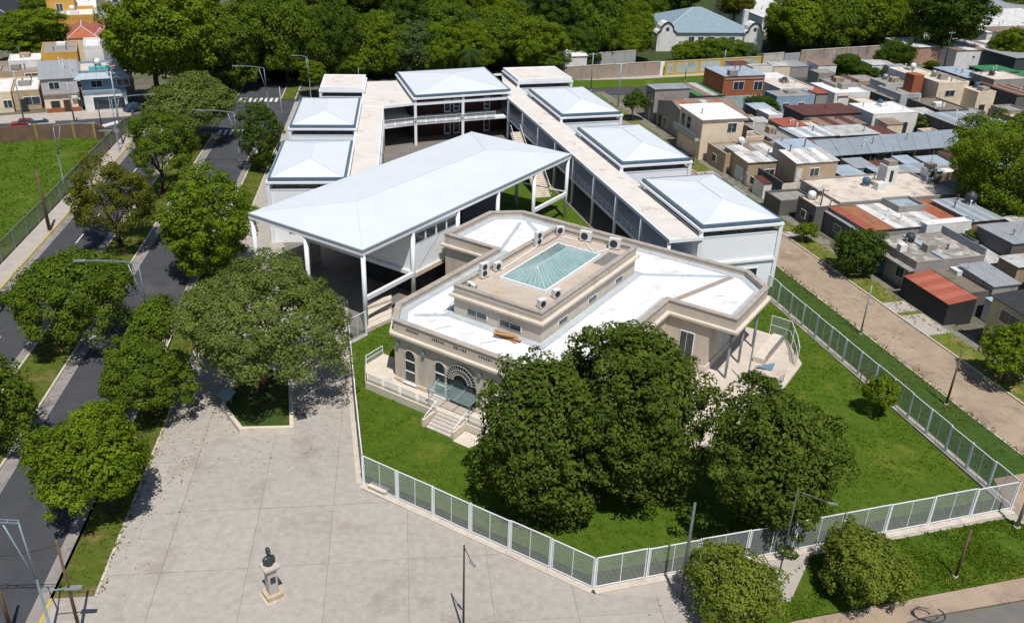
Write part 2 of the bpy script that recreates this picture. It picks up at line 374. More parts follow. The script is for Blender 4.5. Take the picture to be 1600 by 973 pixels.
sheet('house_pavement', ST.rect(70.4, 20, 72.2, 178), .125, mat('old_pavement', (.22, .20, .17), (.15, .14, .11), .6, .9, stain=(.07, .09, .03), sscale=.5, samt=.48), .12)
for u0, u1 in ((68.6, 73.2), (74.0, 76.5), (113, 117), (121, 124.5), (133, 136), (96.5, 98.5)):
    sheet('driveway', ST.rect(67.5, u0, 70.4, u1), .118, concrete)
# school lawn and front verge
LAWN = [(-11.33,56.11,0.0)[:2], (6.31,45.78,0.0)[:2], (39.66,55.88,0.0)[:2], (29.36,93.08,0.0)[:2], (26.76,97.37,0.0)[:2], (3.71,99.09,0.0)[:2], (-12.86,84.43,0.0)[:2], (-15.03,80.85,0.0)[:2], (-16.4,78.85,0.0)[:2]]
sheet('school_lawn', LAWN, .075, lawn)
sheet('inner_court_grass', [(-3.07,114.37,0.0)[:2], (11.5,109.56,0.0)[:2], RW(43.4, 104), RW(43.4, 122), (-0.82,137.82,0.0)[:2]], .075, lawn)
sheet('school_floor', [LW(-17.5, 104), MN(-73.5, 60.5), MN(-57, 60.5), MN(-57, 84), RW(43.6, 83), RW(58, 83), RW(58, 165), LW(17, 172), LW(-17.5, 164)], .04, mat('court_floor', (.20, .18, .16), (.15, .135, .125), .4, .9))
sheet('front_pavement', [(6.38,45.55,0.0)[:2], (39.52,55.49,0.0)[:2], (39.64,55.72,0.0)[:2], (43.02,56.14,0.0)[:2], (39.97,50.27,0.0)[:2], (21.57,46.52,0.0)[:2], (19.55,43.93,0.0)[:2], (15.29,41.99,0.0)[:2], (10.77,42.31,0.0)[:2], (11.19,45.42,0.0)[:2]], .065, concrete)
sheet('front_verge', [(22.52,50.18,0.0)[:2], (39.08,55.09,0.0)[:2], (40.5,54.13,0.0)[:2], (39.45,49.27,0.0)[:2], (19.53,43.87,0.0)[:2], (17.38,42.89,0.0)[:2], (15.29,41.99,0.0)[:2], (16.99,44.94,0.0)[:2], (19.76,45.54,0.0)[:2]], .10, lawn, .1)
sheet('front_kerb_band', [(17.38,42.89,0.0)[:2], (19.5,43.76,0.0)[:2], (39.45,49.27,0.0)[:2], (38.29,47.03,0.0)[:2], (28.34,44.51,0.0)[:2], (21.46,41.74,0.0)[:2]], .05, st_conc)
sheet('front_road', [(21.46,41.74,0.0)[:2], (28.29,44.39,0.0)[:2], (38.22,46.9,0.0)[:2], (60, 30), (20, 30)], .02, mat('worn_asphalt', (.17, .155, .14), (.13, .12, .11), .5, .9, bump=.1))
sheet('corner_pavement', [(39.99,56.36,0.0)[:2], (41.06,52.37,0.0)[:2], ST(61, 36), ST(61, 46), ST(56, 46)], .09, st_conc)

# fence round the school: posts, framed panels of thin horizontal wires on a low kerb
FH = 2.72
_pm = MB()
for z in (.12, FH - .06): _pm.beam((0, 0, z), (1, 0, z), .06, .07)
for x in (0.012, .5, .988): _pm.beam((x, 0, .1), (x, 0, FH - .05), .06 / 3.6 * (1 if x != .5 else .7), .05)
FRAME_ME = None; FR_ = random.Random(9)
def fence_run(a, b, n, label, hgt=1.0, kerb=True, kind='sparse'):
    t = thing('steel_fence', label, 'fence', (a[0], a[1], .06), 'white fence runs around the school', world=True)
    ang = math.atan2(b[1] - a[1], b[0] - a[0]); L = dist2(a, b); global FRAME_ME
    if kerb:
        k = MB(); e = ((b[0] - a[0]) / L, (b[1] - a[1]) / L); nx = (e[1], -e[0])
        q = [(a[0] + nx[0] * .55, a[1] + nx[1] * .55), (b[0] + nx[0] * .55, b[1] + nx[1] * .55), (b[0] - nx[0] * .15, b[1] - nx[1] * .15), (a[0] - nx[0] * .15, a[1] - nx[1] * .15)]
        part(k.prism(q, -.02, .17), 'kerb', kerb_m, t)
    if FRAME_ME is None:
        o = _pm.build('panel_frame', white_metal); FRAME_ME = o.data; bpy.data.objects.remove(o)
        wm = MB()
        for k in range(24):
            z = .2 + k * (FH - .34) / 23; wm.beam((0.015, 0, z), (.985, 0, z), .02, .022)
        o = wm.build('panel_wires', grey_wire); fence_run.wires = o.data; bpy.data.objects.remove(o)
    for i in range(n + 1):
        p = lerp(a, b, i / n)
        part(MB().box((p[0], p[1], .05), (.11, .11, FH + .1), ang), 'post', white_metal, t)
    for i in range(n):
        p = lerp(a, b, i / n); o = link('panel', FRAME_ME, t); o.matrix_parent_inverse = Matrix()
        o.location = (p[0] - a[0] + math.cos(ang) * .1, p[1] - a[1] + math.sin(ang) * .1, .1); o.rotation_euler = (FR_.uniform(-.012, .012), FR_.uniform(-.006, .006), ang + FR_.uniform(-.01, .01)); o.scale = (L / n - .2, 1, FR_.uniform(.985, 1.015))
        w = bpy.data.objects.new('wire_infill', fence_run.wires); COL.objects.link(w); w.parent = o
    return t
grey_wire = mat('galvanised_wire', (.30, .32, .32), (.24, .26, .26), 3., .5)
fence_run((-11.29,56.52,0.0), (6.28,46.02,0.0), 6, 'white wire fence run along the plaza from the long side run to the front corner')
fence_run((6.28,46.02,0.0), (39.92,56.2,0.0), 9, 'white wire fence run along the front verge, behind the two round bushy trees')
fence_run((39.92,56.2,0.0), (29.37,93.41,0.0), 15, 'long white wire fence run beside the lawn along the concrete side street')
fence_run((-16.4,78.85,0.0), (-11.29,56.52,0.0), 6, 'white wire fence run between the plaza and the lawn, seen nearly end-on')
fence_run((-14.96,80.85,0.0), (-16.4,78.85,0.0), 1, 'short single-panel white fence run at the foot of the canopy corner')

# ------------------------------------------------------------------ school: classroom blocks with hipped white roofs
def hip(poly, z0, z1, m_roof, parent, name='roof', flat=False):
    """hipped roof on a quad (NL,NR,FR,FL); ridge along the longer side; each slope its own sheet part"""
    d01, d12 = dist2(poly[0], poly[1]), dist2(poly[1], poly[2])
    q = poly if d12 >= d01 else [poly[1], poly[2], poly[3], poly[0]]
    w, l = dist2(q[0], q[1]), dist2(q[1], q[2]); t = (w / 2) / l
    e0, e1 = lerp(q[0], q[1], .5), lerp(q[3], q[2], .5)
    r0, r1 = lerp(e0, e1, t), lerp(e0, e1, 1 - t)
    R0, R1 = (*r0, z1), (*r1, z1); Q = [(*p, z0) for p in q]
    r = part(MB().face([Q[0], Q[1], R0]).face([Q[1], Q[2], R1, R0]).face([Q[2], Q[3], R1]).face([Q[3], Q[0], R0, R1]).face(Q[::-1]), name, m_roof, parent)
    c = MB()
    for a, b in ((Q[0], R0), (Q[1], R0), (Q[2], R1), (Q[3], R1), (R0, R1)):
        c.beam((a[0], a[1], a[2] + .02), (b[0], b[1], b[2] + .02), .16, .05)
    part(c, 'ridge_cap', ridge_m, r)
    return r
ridge_m = mat('ridge_cap_metal', (.58, .64, .70), (.50, .56, .62), 3., .5)
panel_m = mat('pale_wall_panel', (.80, .83, .86), (.76, .79, .83), .3, .6, bump=.02, bscale=2.)
def along(a, b, t0, t1, z0, z1, off, mb, th=.06):
    """thin box standing on the wall line a->b between metres t0..t1, pushed out by off"""
    L = dist2(a, b); e = ((b[0] - a[0]) / L, (b[1] - a[1]) / L); n = (e[1], -e[0])
    f = lambda t, o: (a[0] + e[0] * t + n[0] * o, a[1] + e[1] * t + n[1] * o)
    return mb.prism([f(t0, off), f(t1, off), f(t1, off - th), f(t0, off - th)][::-1][::-1], z0, z1, True, True)
def classroom(label, poly, eave=8.58, flat=False, rm=None):
    t = thing('classroom_block', label, 'building', (*poly[0], 0), 'white classroom blocks of the school')
    wl = inset(poly, -.12); zc = 7.0; zb = 7.88
    part(MB().prism(wl, 0, zc, True), 'wall', panel_m, t)
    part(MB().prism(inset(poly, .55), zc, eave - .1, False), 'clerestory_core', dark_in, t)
    for i in range(4):
        a, b = wl[i], wl[(i + 1) % 4]; L = dist2(a, b); n = max(3, int(L / 2.4))
        for k in range(n):
            t0, t1 = .5 + (L - 1.0) * k / n + .07, .5 + (L - 1.0) * (k + 1) / n - .07
            part(along(a, b, t0, t1, zc + .12, zb, -.42, MB(), .05), 'clerestory_pane', win_glass, t)
        part(along(a, b, 0, L, zc, zc + .12, .05, MB(), .5), 'clerestory_sill', white_metal, t)
        part(along(a, b, -.05, L + .05, 3.55, 3.85, .22, MB(), .3), 'floor_beam', white_metal, t)
        part(MB().box((*inset(poly, -.18)[i], 0), (.42, .42, zb), 0), 'corner_post', white_metal, t)
        for k in range(2):
            t0 = L * (.2 + .42 * k)
            wn = part(along(a, b, t0, t0 + 1.8, 1.2, 2.7, .05, MB(), .08), 'window', white_metal, t)
            part(along(a, b, t0 + .1, t0 + 1.7, 1.3, 2.6, .07, MB(), .05), 'pane', win_glass, wn)
    part(MB().ring(inset(poly, -.45), .5, zb, zb + .27), 'edge_beam', white_metal, t)
    if flat:
        r = part(MB().prism(inset(poly, -.1), eave - .3, eave + .02, True, True), 'roof', slab_roof, t)
        part(MB().ring(inset(poly, -.25), .35, eave - .35, eave + .12), 'roof_edge', white_metal, r)
        return t
    r = hip(inset(poly, .1), eave, eave + 1.0, rm or roof_white, t)
    part(MB().ring(inset(poly, -.22), .42, eave - .34, eave - .02), 'gutter', gutter_m, r)
    return t
for (u0, u1), lb in zip(((83.1, 99.2), (106.3, 123.2), (130.9, 147.8)), ('white hip-roofed classroom block nearest the concrete side street fence', 'white hip-roofed classroom block in the middle of the long right wing', 'white hip-roofed classroom block of the right wing next to the low flat-roofed block')):
    classroom(lb, RW.rect(47.9, u0, 57.7, u1), rm=roof_right)
classroom('pale flat-roofed block at the far end of the right wing', RW.rect(47.9, 154.5, 57.7, 164.0), flat=True)
for (u0, u1), lb in zip(((107.2, 122.9), (130.8, 146.8)), ('white hip-roofed classroom block of the left wing beside the canopy roof', 'white hip-roofed classroom block of the left wing next to the small flat-roofed block')):
    classroom(lb, LW.rect(-17.4, u0, -8.3, u1))
classroom('small pale flat-roofed block at the far end of the left wing', LW.rect(-14.9, 153.8, -8.1, 163.1), flat=True)
# far block with open galleries on the courtyard side
fb = [LW(.8, 149.0), LW(17.0, 153.7), LW(14.0, 171.0), LW(-2.2, 166.2)]
t = thing('far_block', 'wide white hip-roofed block with open galleries at the back of the courtyard', 'building', (*fb[0], 0))
fbin = [lerp(fb[0], fb[3], .27), lerp(fb[1], fb[2], .27), lerp(fb[2], fb[1], .04), lerp(fb[3], fb[0], .04)]
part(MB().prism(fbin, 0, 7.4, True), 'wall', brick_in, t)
part(MB().ring(inset(fb, -.45), .5, 7.88, 8.15), 'edge_beam', white_metal, t)
r = hip(inset(fb, .1), 8.58, 9.7, roof_white, t)
part(MB().ring(inset(fb, -.22), .42, 8.24, 8.56), 'gutter', gutter_m, r)
a, b = fbin[0], fbin[1]; L = dist2(a, b)
for z in (.1, 4.0):
    for k in (.36, .46, .80):
        w = part(along(a, b, L * k, L * k + 1.2, z, z + 2.3, .06, MB(), .1), 'door', white_metal, t)
        part(along(a, b, L * k + .15, L * k + 1.05, z + .3, z + 2.1, .09, MB(), .06), 'pane', win_glass, w)
for k in range(3):
    p = lerp(fb[0], fb[1], k / 2.); part(MB().box((p[0], p[1], 0), (.45, .45, 8.2), LW.rz), 'post', white_metal, t)
    p = lerp(fb[3], fb[2], k / 2.); part(MB().box((p[0], p[1], 0), (.4, .4, 8.2), LW.rz), 'post', white_metal, t)

# covered galleries: roof slab, upper floor, beams, posts, railings
def railing(a, b, z, parent, h=1.05, step=1.6, m=None, name='railing'):
    mb = MB(); m = m or white_metal; L = dist2(a, b); n = max(1, int(L / step))
    for zz in (h, h * .52): mb.beam((a[0], a[1], z + zz), (b[0], b[1], z + zz), .05, .05)
    for i in range(n + 1):
        p = lerp(a, b, i / n); mb.box((p[0], p[1], z), (.05, .05, h))
    r = part(mb, name, m, parent)
    pm = MB()
    for i in range(n):
        p, q = lerp(a, b, (i + .08) / n), lerp(a, b, (i + .92) / n)
        pm.face([(p[0], p[1], z + .1), (q[0], q[1], z + .1), (q[0], q[1], z + h - .08), (p[0], p[1], z + h - .08)])
    part(pm, 'mesh_infill', rail_mesh, r)
rail_mesh = glassy('railing_mesh', (.30, .33, .35), .5, 0., .45)
def gallery(label, quads, posts, rails, loc, walls=()):
    t = thing('covered_gallery', label, 'gallery', (*loc, 0))
    for q in quads:
        part(MB().prism(q, 7.02, 7.3, True, True), 'roof_slab', [slab_roof], t)
        part(MB().ring(inset(q, -.06), .14, 6.95, 7.36), 'edge_beam', white_metal, t)
        part(MB().prism(inset(q, .02), 3.55, 3.9, True, True), 'upper_floor', white_wall, t)
    for p in posts: part(MB().tube((*p, 0), (*p, 7.0), .2, n=10), 'post', white_metal, t, smooth=True)
    for a, b in rails: railing(a, b, 3.9, t)
    for a, b, z0, z1, m in walls: part(along(a, b, 0, dist2(a, b), z0, z1, 0, MB(), .15), 'back_wall', m, t)
    return t
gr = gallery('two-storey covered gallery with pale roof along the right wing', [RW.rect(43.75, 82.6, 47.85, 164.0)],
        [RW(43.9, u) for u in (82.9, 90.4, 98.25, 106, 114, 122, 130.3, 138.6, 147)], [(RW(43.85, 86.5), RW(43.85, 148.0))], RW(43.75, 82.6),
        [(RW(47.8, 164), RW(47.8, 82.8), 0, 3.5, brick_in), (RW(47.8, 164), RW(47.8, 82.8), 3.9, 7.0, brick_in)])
for k, u in enumerate((85, 93, 101, 109, 117, 126, 134, 142)):
    for z in (.05, 3.95):
        d = part(along(RW(47.64, u + 1.2), RW(47.64, u), 0, 1.2, z, z + 2.2, .03, MB(), .06), 'door', [white_wall, brick_in, win_glass][k % 3], gr)
# outside stair along the gallery, and the flight in the far corner
stp = MB()
for i in range(16): stp.prism(RW.rect(41.9, 132.0 + i * .42, 43.5, 132.45 + i * .42), 3.6 - .24 * (15 - i) * 1 - .2, 3.75 - .24 * (15 - i))
s_ = part(stp, 'stair_flight', beige_lt, gr)
for w in (41.9, 43.5): part(MB().beam(RW(w, 131.8, 1.1), RW(w, 139, 4.9), .06, .06).beam(RW(w, 131.8, .6), RW(w, 139, 4.3), .05, .05).beam(RW(w, 131.8, 0), RW(w, 138.8, 3.6), .12, .3), 'handrail', white_metal, s_)
stp = MB()
for i in range(18): stp.prism(RW.rect(39.6, 117.5 + i * .36, 42.0, 117.9 + i * .36), max(0, .2 * i - .1), .2 * i + .12)
s_ = part(stp, 'stair_flight', beige_lt, gr)
for w in (39.6, 42.0): part(MB().beam(RW(w, 117.4, 1.1), RW(w, 124, 4.7), .06, .06).beam(RW(w, 117.4, .5), RW(w, 124, 4.1), .05, .05), 'handrail', white_metal, s_)
gallery('two-storey covered gallery with stained pale roof along the left wing', [LW.rect(-8.25, 105.0, -4.4, 146.4), [LW(-8.0, 146.5), LW(-4.4, 146.5), LW(.75, 148.9), LW(-2.2, 164.6), LW(-8.0, 163.4)]],
        [LW(-4.55, u) for u in (106, 114, 122, 130, 138, 146)], [(LW(-4.45, 106), LW(-4.45, 146.2)), (LW(-4.3, 146.5), LW(.8, 148.6)), (LW(.8, 148.6), LW(14.6, 152.6))], LW(-8.2, 107),
        [(LW(-8.2, 163), LW(-8.2, 107), 0, 7.0, white_wall)])
t = bpy.data.objects['far_block']
part(MB().prism([LW(.85, 148.9), LW(17.0, 153.6), LW(16.2, 158.0), LW(.0, 153.5)], 3.55, 3.9, True, True), 'upper_floor', white_wall, t)
part(MB().beam(LW(.8, 148.95, 7.1), LW(17.0, 153.65, 7.1), .2, .5), 'roof_beam', white_metal, t)
part(MB().prism([LW(14.5, 165), LW(14.0, 171), RW(47.8, 165.5), RW(43.7, 150)], 7.0, 7.3, True, True), 'link_roof', slab_roof, t)

# ------------------------------------------------------------------ the long canopy hall
CF = Fr(32.8)
cp = CF.rect(-73.6, 60.5, -57.0, 101.8)
t = thing('canopy_hall', 'long open steel canopy with white hipped sheet roof', 'canopy', (*cp[0], 0))
part(MB().ring(cp, .35, 8.55, 8.85), 'edge_beam', white_metal, t)
r = hip(inset(cp, .05), 9.2, 10.05, roof_canopy, t)
part(MB().ring(inset(cp, -.03), .25, 8.95, 9.17), 'gutter', mat('pale_gutter', (.34, .40, .45), (.26, .31, .36), 2., .4, metal=.2), r)
part(MB().prism(inset(cp, .6), 8.7, 8.78, True, True), 'ceiling', mat('canopy_ceiling', (.4, .42, .44), None, 1., .8), t)
us = [60.8, 68.6, 76.7, 84.8, 93.0, 101.4]
for w in (-73.3, -65.3, -57.25):
    for u in us:
        if w == -65.3 and u not in (60.8, 101.4): continue
        p = CF(w, u); part(MB().tube((*p, 0), (*p, 8.6), .24, n=10), 'post', white_metal, t, smooth=True)
for a, b in (((-57.25, 60.8), (-57.25, 68.6)), ((-57.25, 93.0), (-57.25, 101.4)), ((-57.25, 68.6), (-73.3, 68.6))):
    part(MB().beam(CF(*a, 3.6), CF(*b, 3.6), .35, .45), 'tie_beam', white_metal, t)
part(MB().beam(CF(-57.25, 101.4, 3.9), CF(-60.5, 93, 7.0), .12, .12), 'cross_brace', white_metal, t)
bx = CF.rect(-72.5, 68.75, -57.35, 76.6)
part(MB().prism(bx, 3.5, 8.6, False, True), 'hung_room_wall', panel_m, t)
a, b = bx[1], bx[2]; L = dist2(a, b)
for k in range(4):
    w = part(along(a, b, .3 + L * .24 * k, .3 + L * .24 * (k + 1) - .1, 6.9, 8.1, .04, MB(), .06), 'window', white_metal, t)
    part(along(a, b, .4 + L * .24 * k, .3 + L * .24 * (k + 1) - .2, 7.0, 8.0, .06, MB(), .05), 'pane', win_glass, w)
part(along(a, b, -.1, L + .1, 3.1, 3.6, .25, MB(), .5), 'floor_beam', beige_lt, t)
part(MB().beam((*lerp(a, b, .1), 3.8), (*lerp(a, b, .8), 8.0), .05, .05), 'brace_rod', grey_steel, t)
for k in range(5):
    aa, bb = bx[0], bx[1]; part(along(aa, bb, 15.15 * k / 5 + .02, 15.15 * (k + 1) / 5 - .02, 3.55, 8.5, .03, MB(), .04), 'wall_panel', panel_m, t)
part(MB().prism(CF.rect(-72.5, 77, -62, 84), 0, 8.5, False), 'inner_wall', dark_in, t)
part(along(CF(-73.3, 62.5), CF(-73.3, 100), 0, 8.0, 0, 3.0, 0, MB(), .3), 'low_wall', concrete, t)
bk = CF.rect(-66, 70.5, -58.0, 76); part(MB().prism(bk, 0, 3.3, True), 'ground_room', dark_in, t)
# white retaining wall and ramp between canopy and lawn
rw_ = thing('ramp_wall', 'low pale retaining wall under the open canopy corner', 'wall', (-14.98,81.41,0.0))
part(MB().prism([(-14.98,81.41,0.0)[:2], (-12.8,84.0,0.0)[:2], (-12.96,85.17,0.0)[:2], (-15.16,82.52,0.0)[:2]], 0, .5), 'wall_base', beige_lt, rw_)
for k in range(3):
    part(MB().prism([lerp((-15.19,82.66,0.0)[:2], (-15.92,87.22,0.0)[:2], k / 3. + .06), lerp((-12.98,85.32,0.0)[:2], (-13.53,89.31,0.0)[:2], k / 3. + .06), lerp((-12.98,85.32,0.0)[:2], (-13.53,89.31,0.0)[:2], k / 3. + .3), lerp((-15.19,82.66,0.0)[:2], (-15.92,87.22,0.0)[:2], k / 3. + .3)], 0, .35 + .16 * k), 'ramp_step', beige_lt, rw_)

# ------------------------------------------------------------------ the old beige pavilion in front of the school
def mpoly(pts): return [MN(w, u) for w, u in pts]
PLAN = [(-47.4, 54.3), (-30.8, 54.3), (-29.0, 57), (-29.0, 73.4), (-22.1, 73.4), (-22.1, 82.0), (-25.1, 84.7), (-53.1, 84.7), (-56.1, 82.1), (-56.1, 73.4), (-49.3, 73.4), (-49.3, 57)]
WPL = [(-47.4, 54.3), (-30.8, 54.3), (-29.0, 57), (-29.0, 73.4), (-24.5, 73.4), (-24.5, 84.7), (-53.1, 84.7), (-56.1, 82.1), (-56.1, 73.4), (-49.3, 73.4), (-49.3, 57)]
main = thing('pavilion', 'old beige single-storey pavilion with white roofs and a raised skylit top storey', 'building', (*MN(-47.4, 54.3), 0))
part(MB().prism(mpoly(WPL), .3, 5.75, False), 'wall', beige, main)
pp = mpoly(PLAN)
part(MB().prism(pp, 5.7, 6.45, True, True), 'roof_slab', [main_roof], main)
cr = part(MB().ring(inset(pp, -.04), .42, 5.95, 6.98), 'parapet', beige, main)
part(MB().ring(inset(pp, -.42), .60, 5.66, 5.9), 'cornice', beige_lt, cr)
part(MB().ring(inset(pp, -.22), .30, 5.5, 5.66), 'cornice_moulding', beige_lt, cr)
part(MB().ring(inset(pp, -.12), .58, 6.985, 7.10), 'coping', mat('coping_stone', (.42, .37, .32), (.30, .27, .24), 1.5, .9, stain=(.2, .18, .16), sscale=1., samt=.45), cr)
part(MB().ring(inset(pp, .40), .75, 6.44, 6.52), 'upstand_flashing', grey_flash, main)
base = part(MB().prism(inset(mpoly(WPL), -.12), .3, 1.15, True), 'plinth', beige_lt, main)
# dark stains of lettering along the frieze, in groups as on the frieze
for i, w in enumerate((-45.9, -43.0, -40.6, -37.9)):
    mb = MB(); rnd = random.Random(i)
    for k in range(6):
        ww = w + k * .24; h = rnd.uniform(.12, .26)
        mb.prism([MN(ww, 54.24), MN(ww + .15, 54.24), MN(ww + .15, 54.30), MN(ww, 54.30)], 6.55 - h / 2, 6.55 + h / 2, True, True)
    part(mb, 'frieze_relief', dark_steel, cr)
# arched windows on the front
def arch_pts(w0, w1, z0, z1, u, n=10):
    r = (w1 - w0) / 2; c = (w0 + w1) / 2; zc = z1 - r
    return [MN(w0, u, z0), MN(w1, u, z0)] + [MN(c + r * math.cos(math.pi * k / n), u, zc + r * math.sin(math.pi * k / n)) for k in range(n + 1)]
def arch_window(w0, w1, z0, z1, u=54.3, glass=None):
    o, i_ = arch_pts(w0, w1, z0, z1, u - .10), arch_pts(w0 + .05, w1 - .05, z0 + .05, z1 - .05, u - .10); mb = MB(); n = len(o)
    ob, ib = arch_pts(w0, w1, z0, z1, u), arch_pts(w0 + .05, w1 - .05, z0 + .05, z1 - .05, u)
    for k in range(n):
        j = (k + 1) % n; mb.face([o[k], o[j], i_[j], i_[k]]); mb.face([o[j], o[k], ob[k], ob[j]]); mb.face([i_[k], i_[j], ib[j], ib[k]])
    f = part(mb, 'arched_window', beige_lt, main, fix=True)
    zs = [z0 + .1, z0 + (z1 - z0) * .33, z0 + (z1 - z0) * .66, z1]
    for a, b in zip(zs[:-1], zs[1:]):
        q = arch_pts(w0 + .05, w1 - .05, a, b, u - .035) if b == z1 else [MN(w0 + .05, u - .035, a), MN(w1 - .05, u - .035, a), MN(w1 - .05, u - .035, b), MN(w0 + .05, u - .035, b)]
        part(MB().face(q), 'pane', glass or win_glass, f)
    for a in zs[1:-1]: part(MB().beam(MN(w0, u - .06, a), MN(w1, u - .06, a), .06, .09), 'transom', white_wall, f)
    part(MB().prism([MN(w0 - .15, u - .3), MN(w1 + .15, u - .3), MN(w1 + .15, u), MN(w0 - .15, u)], z0 - .16, z0, True, True), 'sill', white_wall, f)
    mo, mi_ = arch_pts(w0 - .16, w1 + .16, z0, z1 + .16, u - .05), arch_pts(w0 - .02, w1 + .02, z0, z1 + .02, u - .05); mb = MB(); mq = arch_pts(w0 - .16, w1 + .16, z0, z1 + .16, u)
    for k in range(1, n - 0):
        j = (k + 1) % n
        if j == 0: continue
        mb.face([mo[k], mo[j], mi_[j], mi_[k]]); mb.face([mo[j], mo[k], mq[k], mq[j]])
    part(mb, 'surround', beige_lt, f)
arch_window(-46.15, -44.9, 1.15, 4.5); arch_window(-42.7, -41.5, 1.0, 4.5, glass=teal_glass if False else win_glass)
arch_window(-37.0, -35.8, 1.15, 4.5); arch_window(-33.6, -32.3, 1.15, 4.5)
# entrance: fanlight lattice over the doorway and a tilted glass canopy
en = part(MB().face(arch_pts(-41.3, -38.1, .9, 5.0, 54.22)), 'doorway', dark_in, main)
lat = MB(); c, zc = -39.7, 3.3
for r in (.8, 1.25, 1.72):
    for k in range(12):
        a, b = math.pi * k / 12, math.pi * (k + 1) / 12
        lat.beam(MN(c + r * math.cos(a), 54.05, zc + r * math.sin(a)), MN(c + r * math.cos(b), 54.05, zc + r * math.sin(b)), .05, .05)
for k in range(17):
    a = math.pi * (k + .5) / 17; lat.beam(MN(c + .8 * math.cos(a), 54.06, zc + .8 * math.sin(a)), MN(c + 1.72 * math.cos(a), 54.06, zc + 1.72 * math.sin(a)), .035, .04)
part(lat, 'fanlight_lattice', mat('dull_metal', (.45, .44, .42), None, 2., .5), en)
part(MB().face([MN(-42.2, 53.95, 2.75), MN(-37.6, 53.95, 2.75), MN(-37.6, 52.5, 2.5), MN(-42.2, 52.5, 2.5)]), 'glass_canopy', teal_glass, en)
cf = MB()
for w in (-42.2, -40.6, -39.2, -37.6): cf.beam(MN(w, 54.2, 2.75), MN(w, 52.45, 2.48), .06, .08)
cf.beam(MN(-42.2, 52.5, 2.48), MN(-37.6, 52.5, 2.48), .06, .08)
for w in (-42.1, -37.7): cf.tube(MN(w, 52.6, .9), MN(w, 52.6, 2.5), .05, n=8)
part(cf, 'canopy_frame', steel_blue, en)
part(MB().prism([MN(-40.9, 54.1), MN(-38.4, 54.1), MN(-38.4, 54.2), MN(-40.9, 54.2)], .9, 3.1), 'door', win_glass, en)
for w in (-46.9, -43.9, -37.7, -34.6):
    part(MB().prism([MN(w - .13, 54.05), MN(w + .13, 54.05), MN(w + .13, 54.3), MN(w - .13, 54.3)], 4.6, 4.95, True, True), 'wall_lamp', steel_blue, main)
# windows on the return walls near the porch, and porch columns
def flat_window(a, b, t0, t1, z0, z1, parent, m=None, name='window', fm=None):
    w = part(along(a, b, t0, t1, z0, z1, .06, MB(), .1), name, fm or white_wall, parent)
    n = 2 if t1 - t0 > 1.3 else 1
    for k in range(n):
        x0 = t0 + .08 + (t1 - t0 - .16) * k / n; x1 = t0 + .08 + (t1 - t0 - .16) * (k + 1) / n - (.06 if n > 1 and k < n - 1 else 0)
        part(along(a, b, x0, x1, z0 + .08, z1 - .08, .085, MB(), .06), 'pane', m or win_glass, w)
    return w
flat_window(MN(-29, 73.4), MN(-24.5, 73.4), 1.6, 3.1, 1.1, 4.3, main)
flat_window(MN(-24.5, 73.4), MN(-24.5, 84), 3, 5.4, 1.0, 4.2, main, steel_blue)
flat_window(MN(-24.5, 73.4), MN(-24.5, 84), 6.5, 8.4, 1.0, 4.2, main)
for u in (60, 64.5, 69): flat_window(MN(-29, 57), MN(-29, 73.4), u - 57, u - 55.6, 1.2, 4.4, main)
for u in (73.9, 77.5, 81.5): part(MB().tube(MN(-22.5, u, .3), MN(-22.5, u, 5.7), .13, n=10), 'porch_column', steel_blue, main, smooth=True)
# raised top storey
PH = [(-44.4, 59.4), (-34.9, 59.4), (-34.9, 77.75), (-44.4, 77.75)]
ph = part(MB().prism(mpoly(PH), 6.4, 8.95, True), 'upper_wall', [beige], main)
part(MB().prism(inset(mpoly(PH), .3), 8.9, 9.0, True), 'upper_roof', mat('pinkish_screed', (.50, .42, .35), (.42, .36, .30), .6, .9, stain=(.42, .26, .13), sscale=.5, samt=.42), ph)
part(MB().ring(inset(mpoly(PH), -.03), .36, 8.95, 9.45), 'upper_parapet', beige, ph)
part(MB().ring(inset(mpoly(PH), -.10), .50, 9.455, 9.55), 'upper_coping', MATS['coping_stone'], ph)
part(MB().ring(inset(mpoly(PH), -.36), .40, 8.42, 8.62), 'upper_cornice', beige_lt, ph)
part(MB().ring(inset(mpoly(PH), -.18), .20, 8.28, 8.42), 'upper_moulding', beige_lt, ph)
part(MB().ring(inset(mpoly(PH), -.75), .80, 6.44, 6.53), 'base_flashing', grey_flash, ph)
a, b = MN(-44.4, 59.4), MN(-34.9, 59.4)
for t0, t1 in ((1.5, 3.8), (5.1, 7.5)):
    w = flat_window(a, b, t0, t1, 6.95, 7.65, main, mat('teal_pane', (.02, .05, .055), None, 1., .1, spec=.6))
a, b = MN(-34.9, 59.4), MN(-34.9, 77.75)
for t0 in (3.0, 8.5, 14.0): flat_window(a, b, t0, t0 + 1.6, 6.95, 7.55, main)
# roof valleys and seams
def strip(p, q, w, m, z=6.47, name='roof_seam'):
    e = Vector((q[0] - p[0], q[1] - p[1])).normalized(); n = Vector((-e.y, e.x)) * (w / 2)
    part(MB().prism([(p[0] + n.x, p[1] + n.y), (p[0] - n.x, p[1] - n.y), (q[0] - n.x, q[1] - n.y), (q[0] + n.x, q[1] + n.y)][::-1], 6.44, z), name, m, main)
strip(MN(-34.7, 77.9), MN(-26.3, 83.6), .55, grey_flash); strip(MN(-29.3, 73.6), MN(-26.4, 83.3), .6, mat('seam_brown', (.36, .29, .24), (.28, .24, .21), 2., .8), 6.50)
strip(MN(-44.6, 59.0), MN(-47.2, 57.0), .5, grey_flash); strip(MN(-34.9, 59.0), MN(-33.2, 54.9), .6, grey_flash); strip(MN(-44.6, 77.9), MN(-51.6, 83.4), .5, grey_flash, 6.49); strip(MN(-49.1, 73.6), MN(-52.1, 82.6), .4, grey_flash, 6.5)
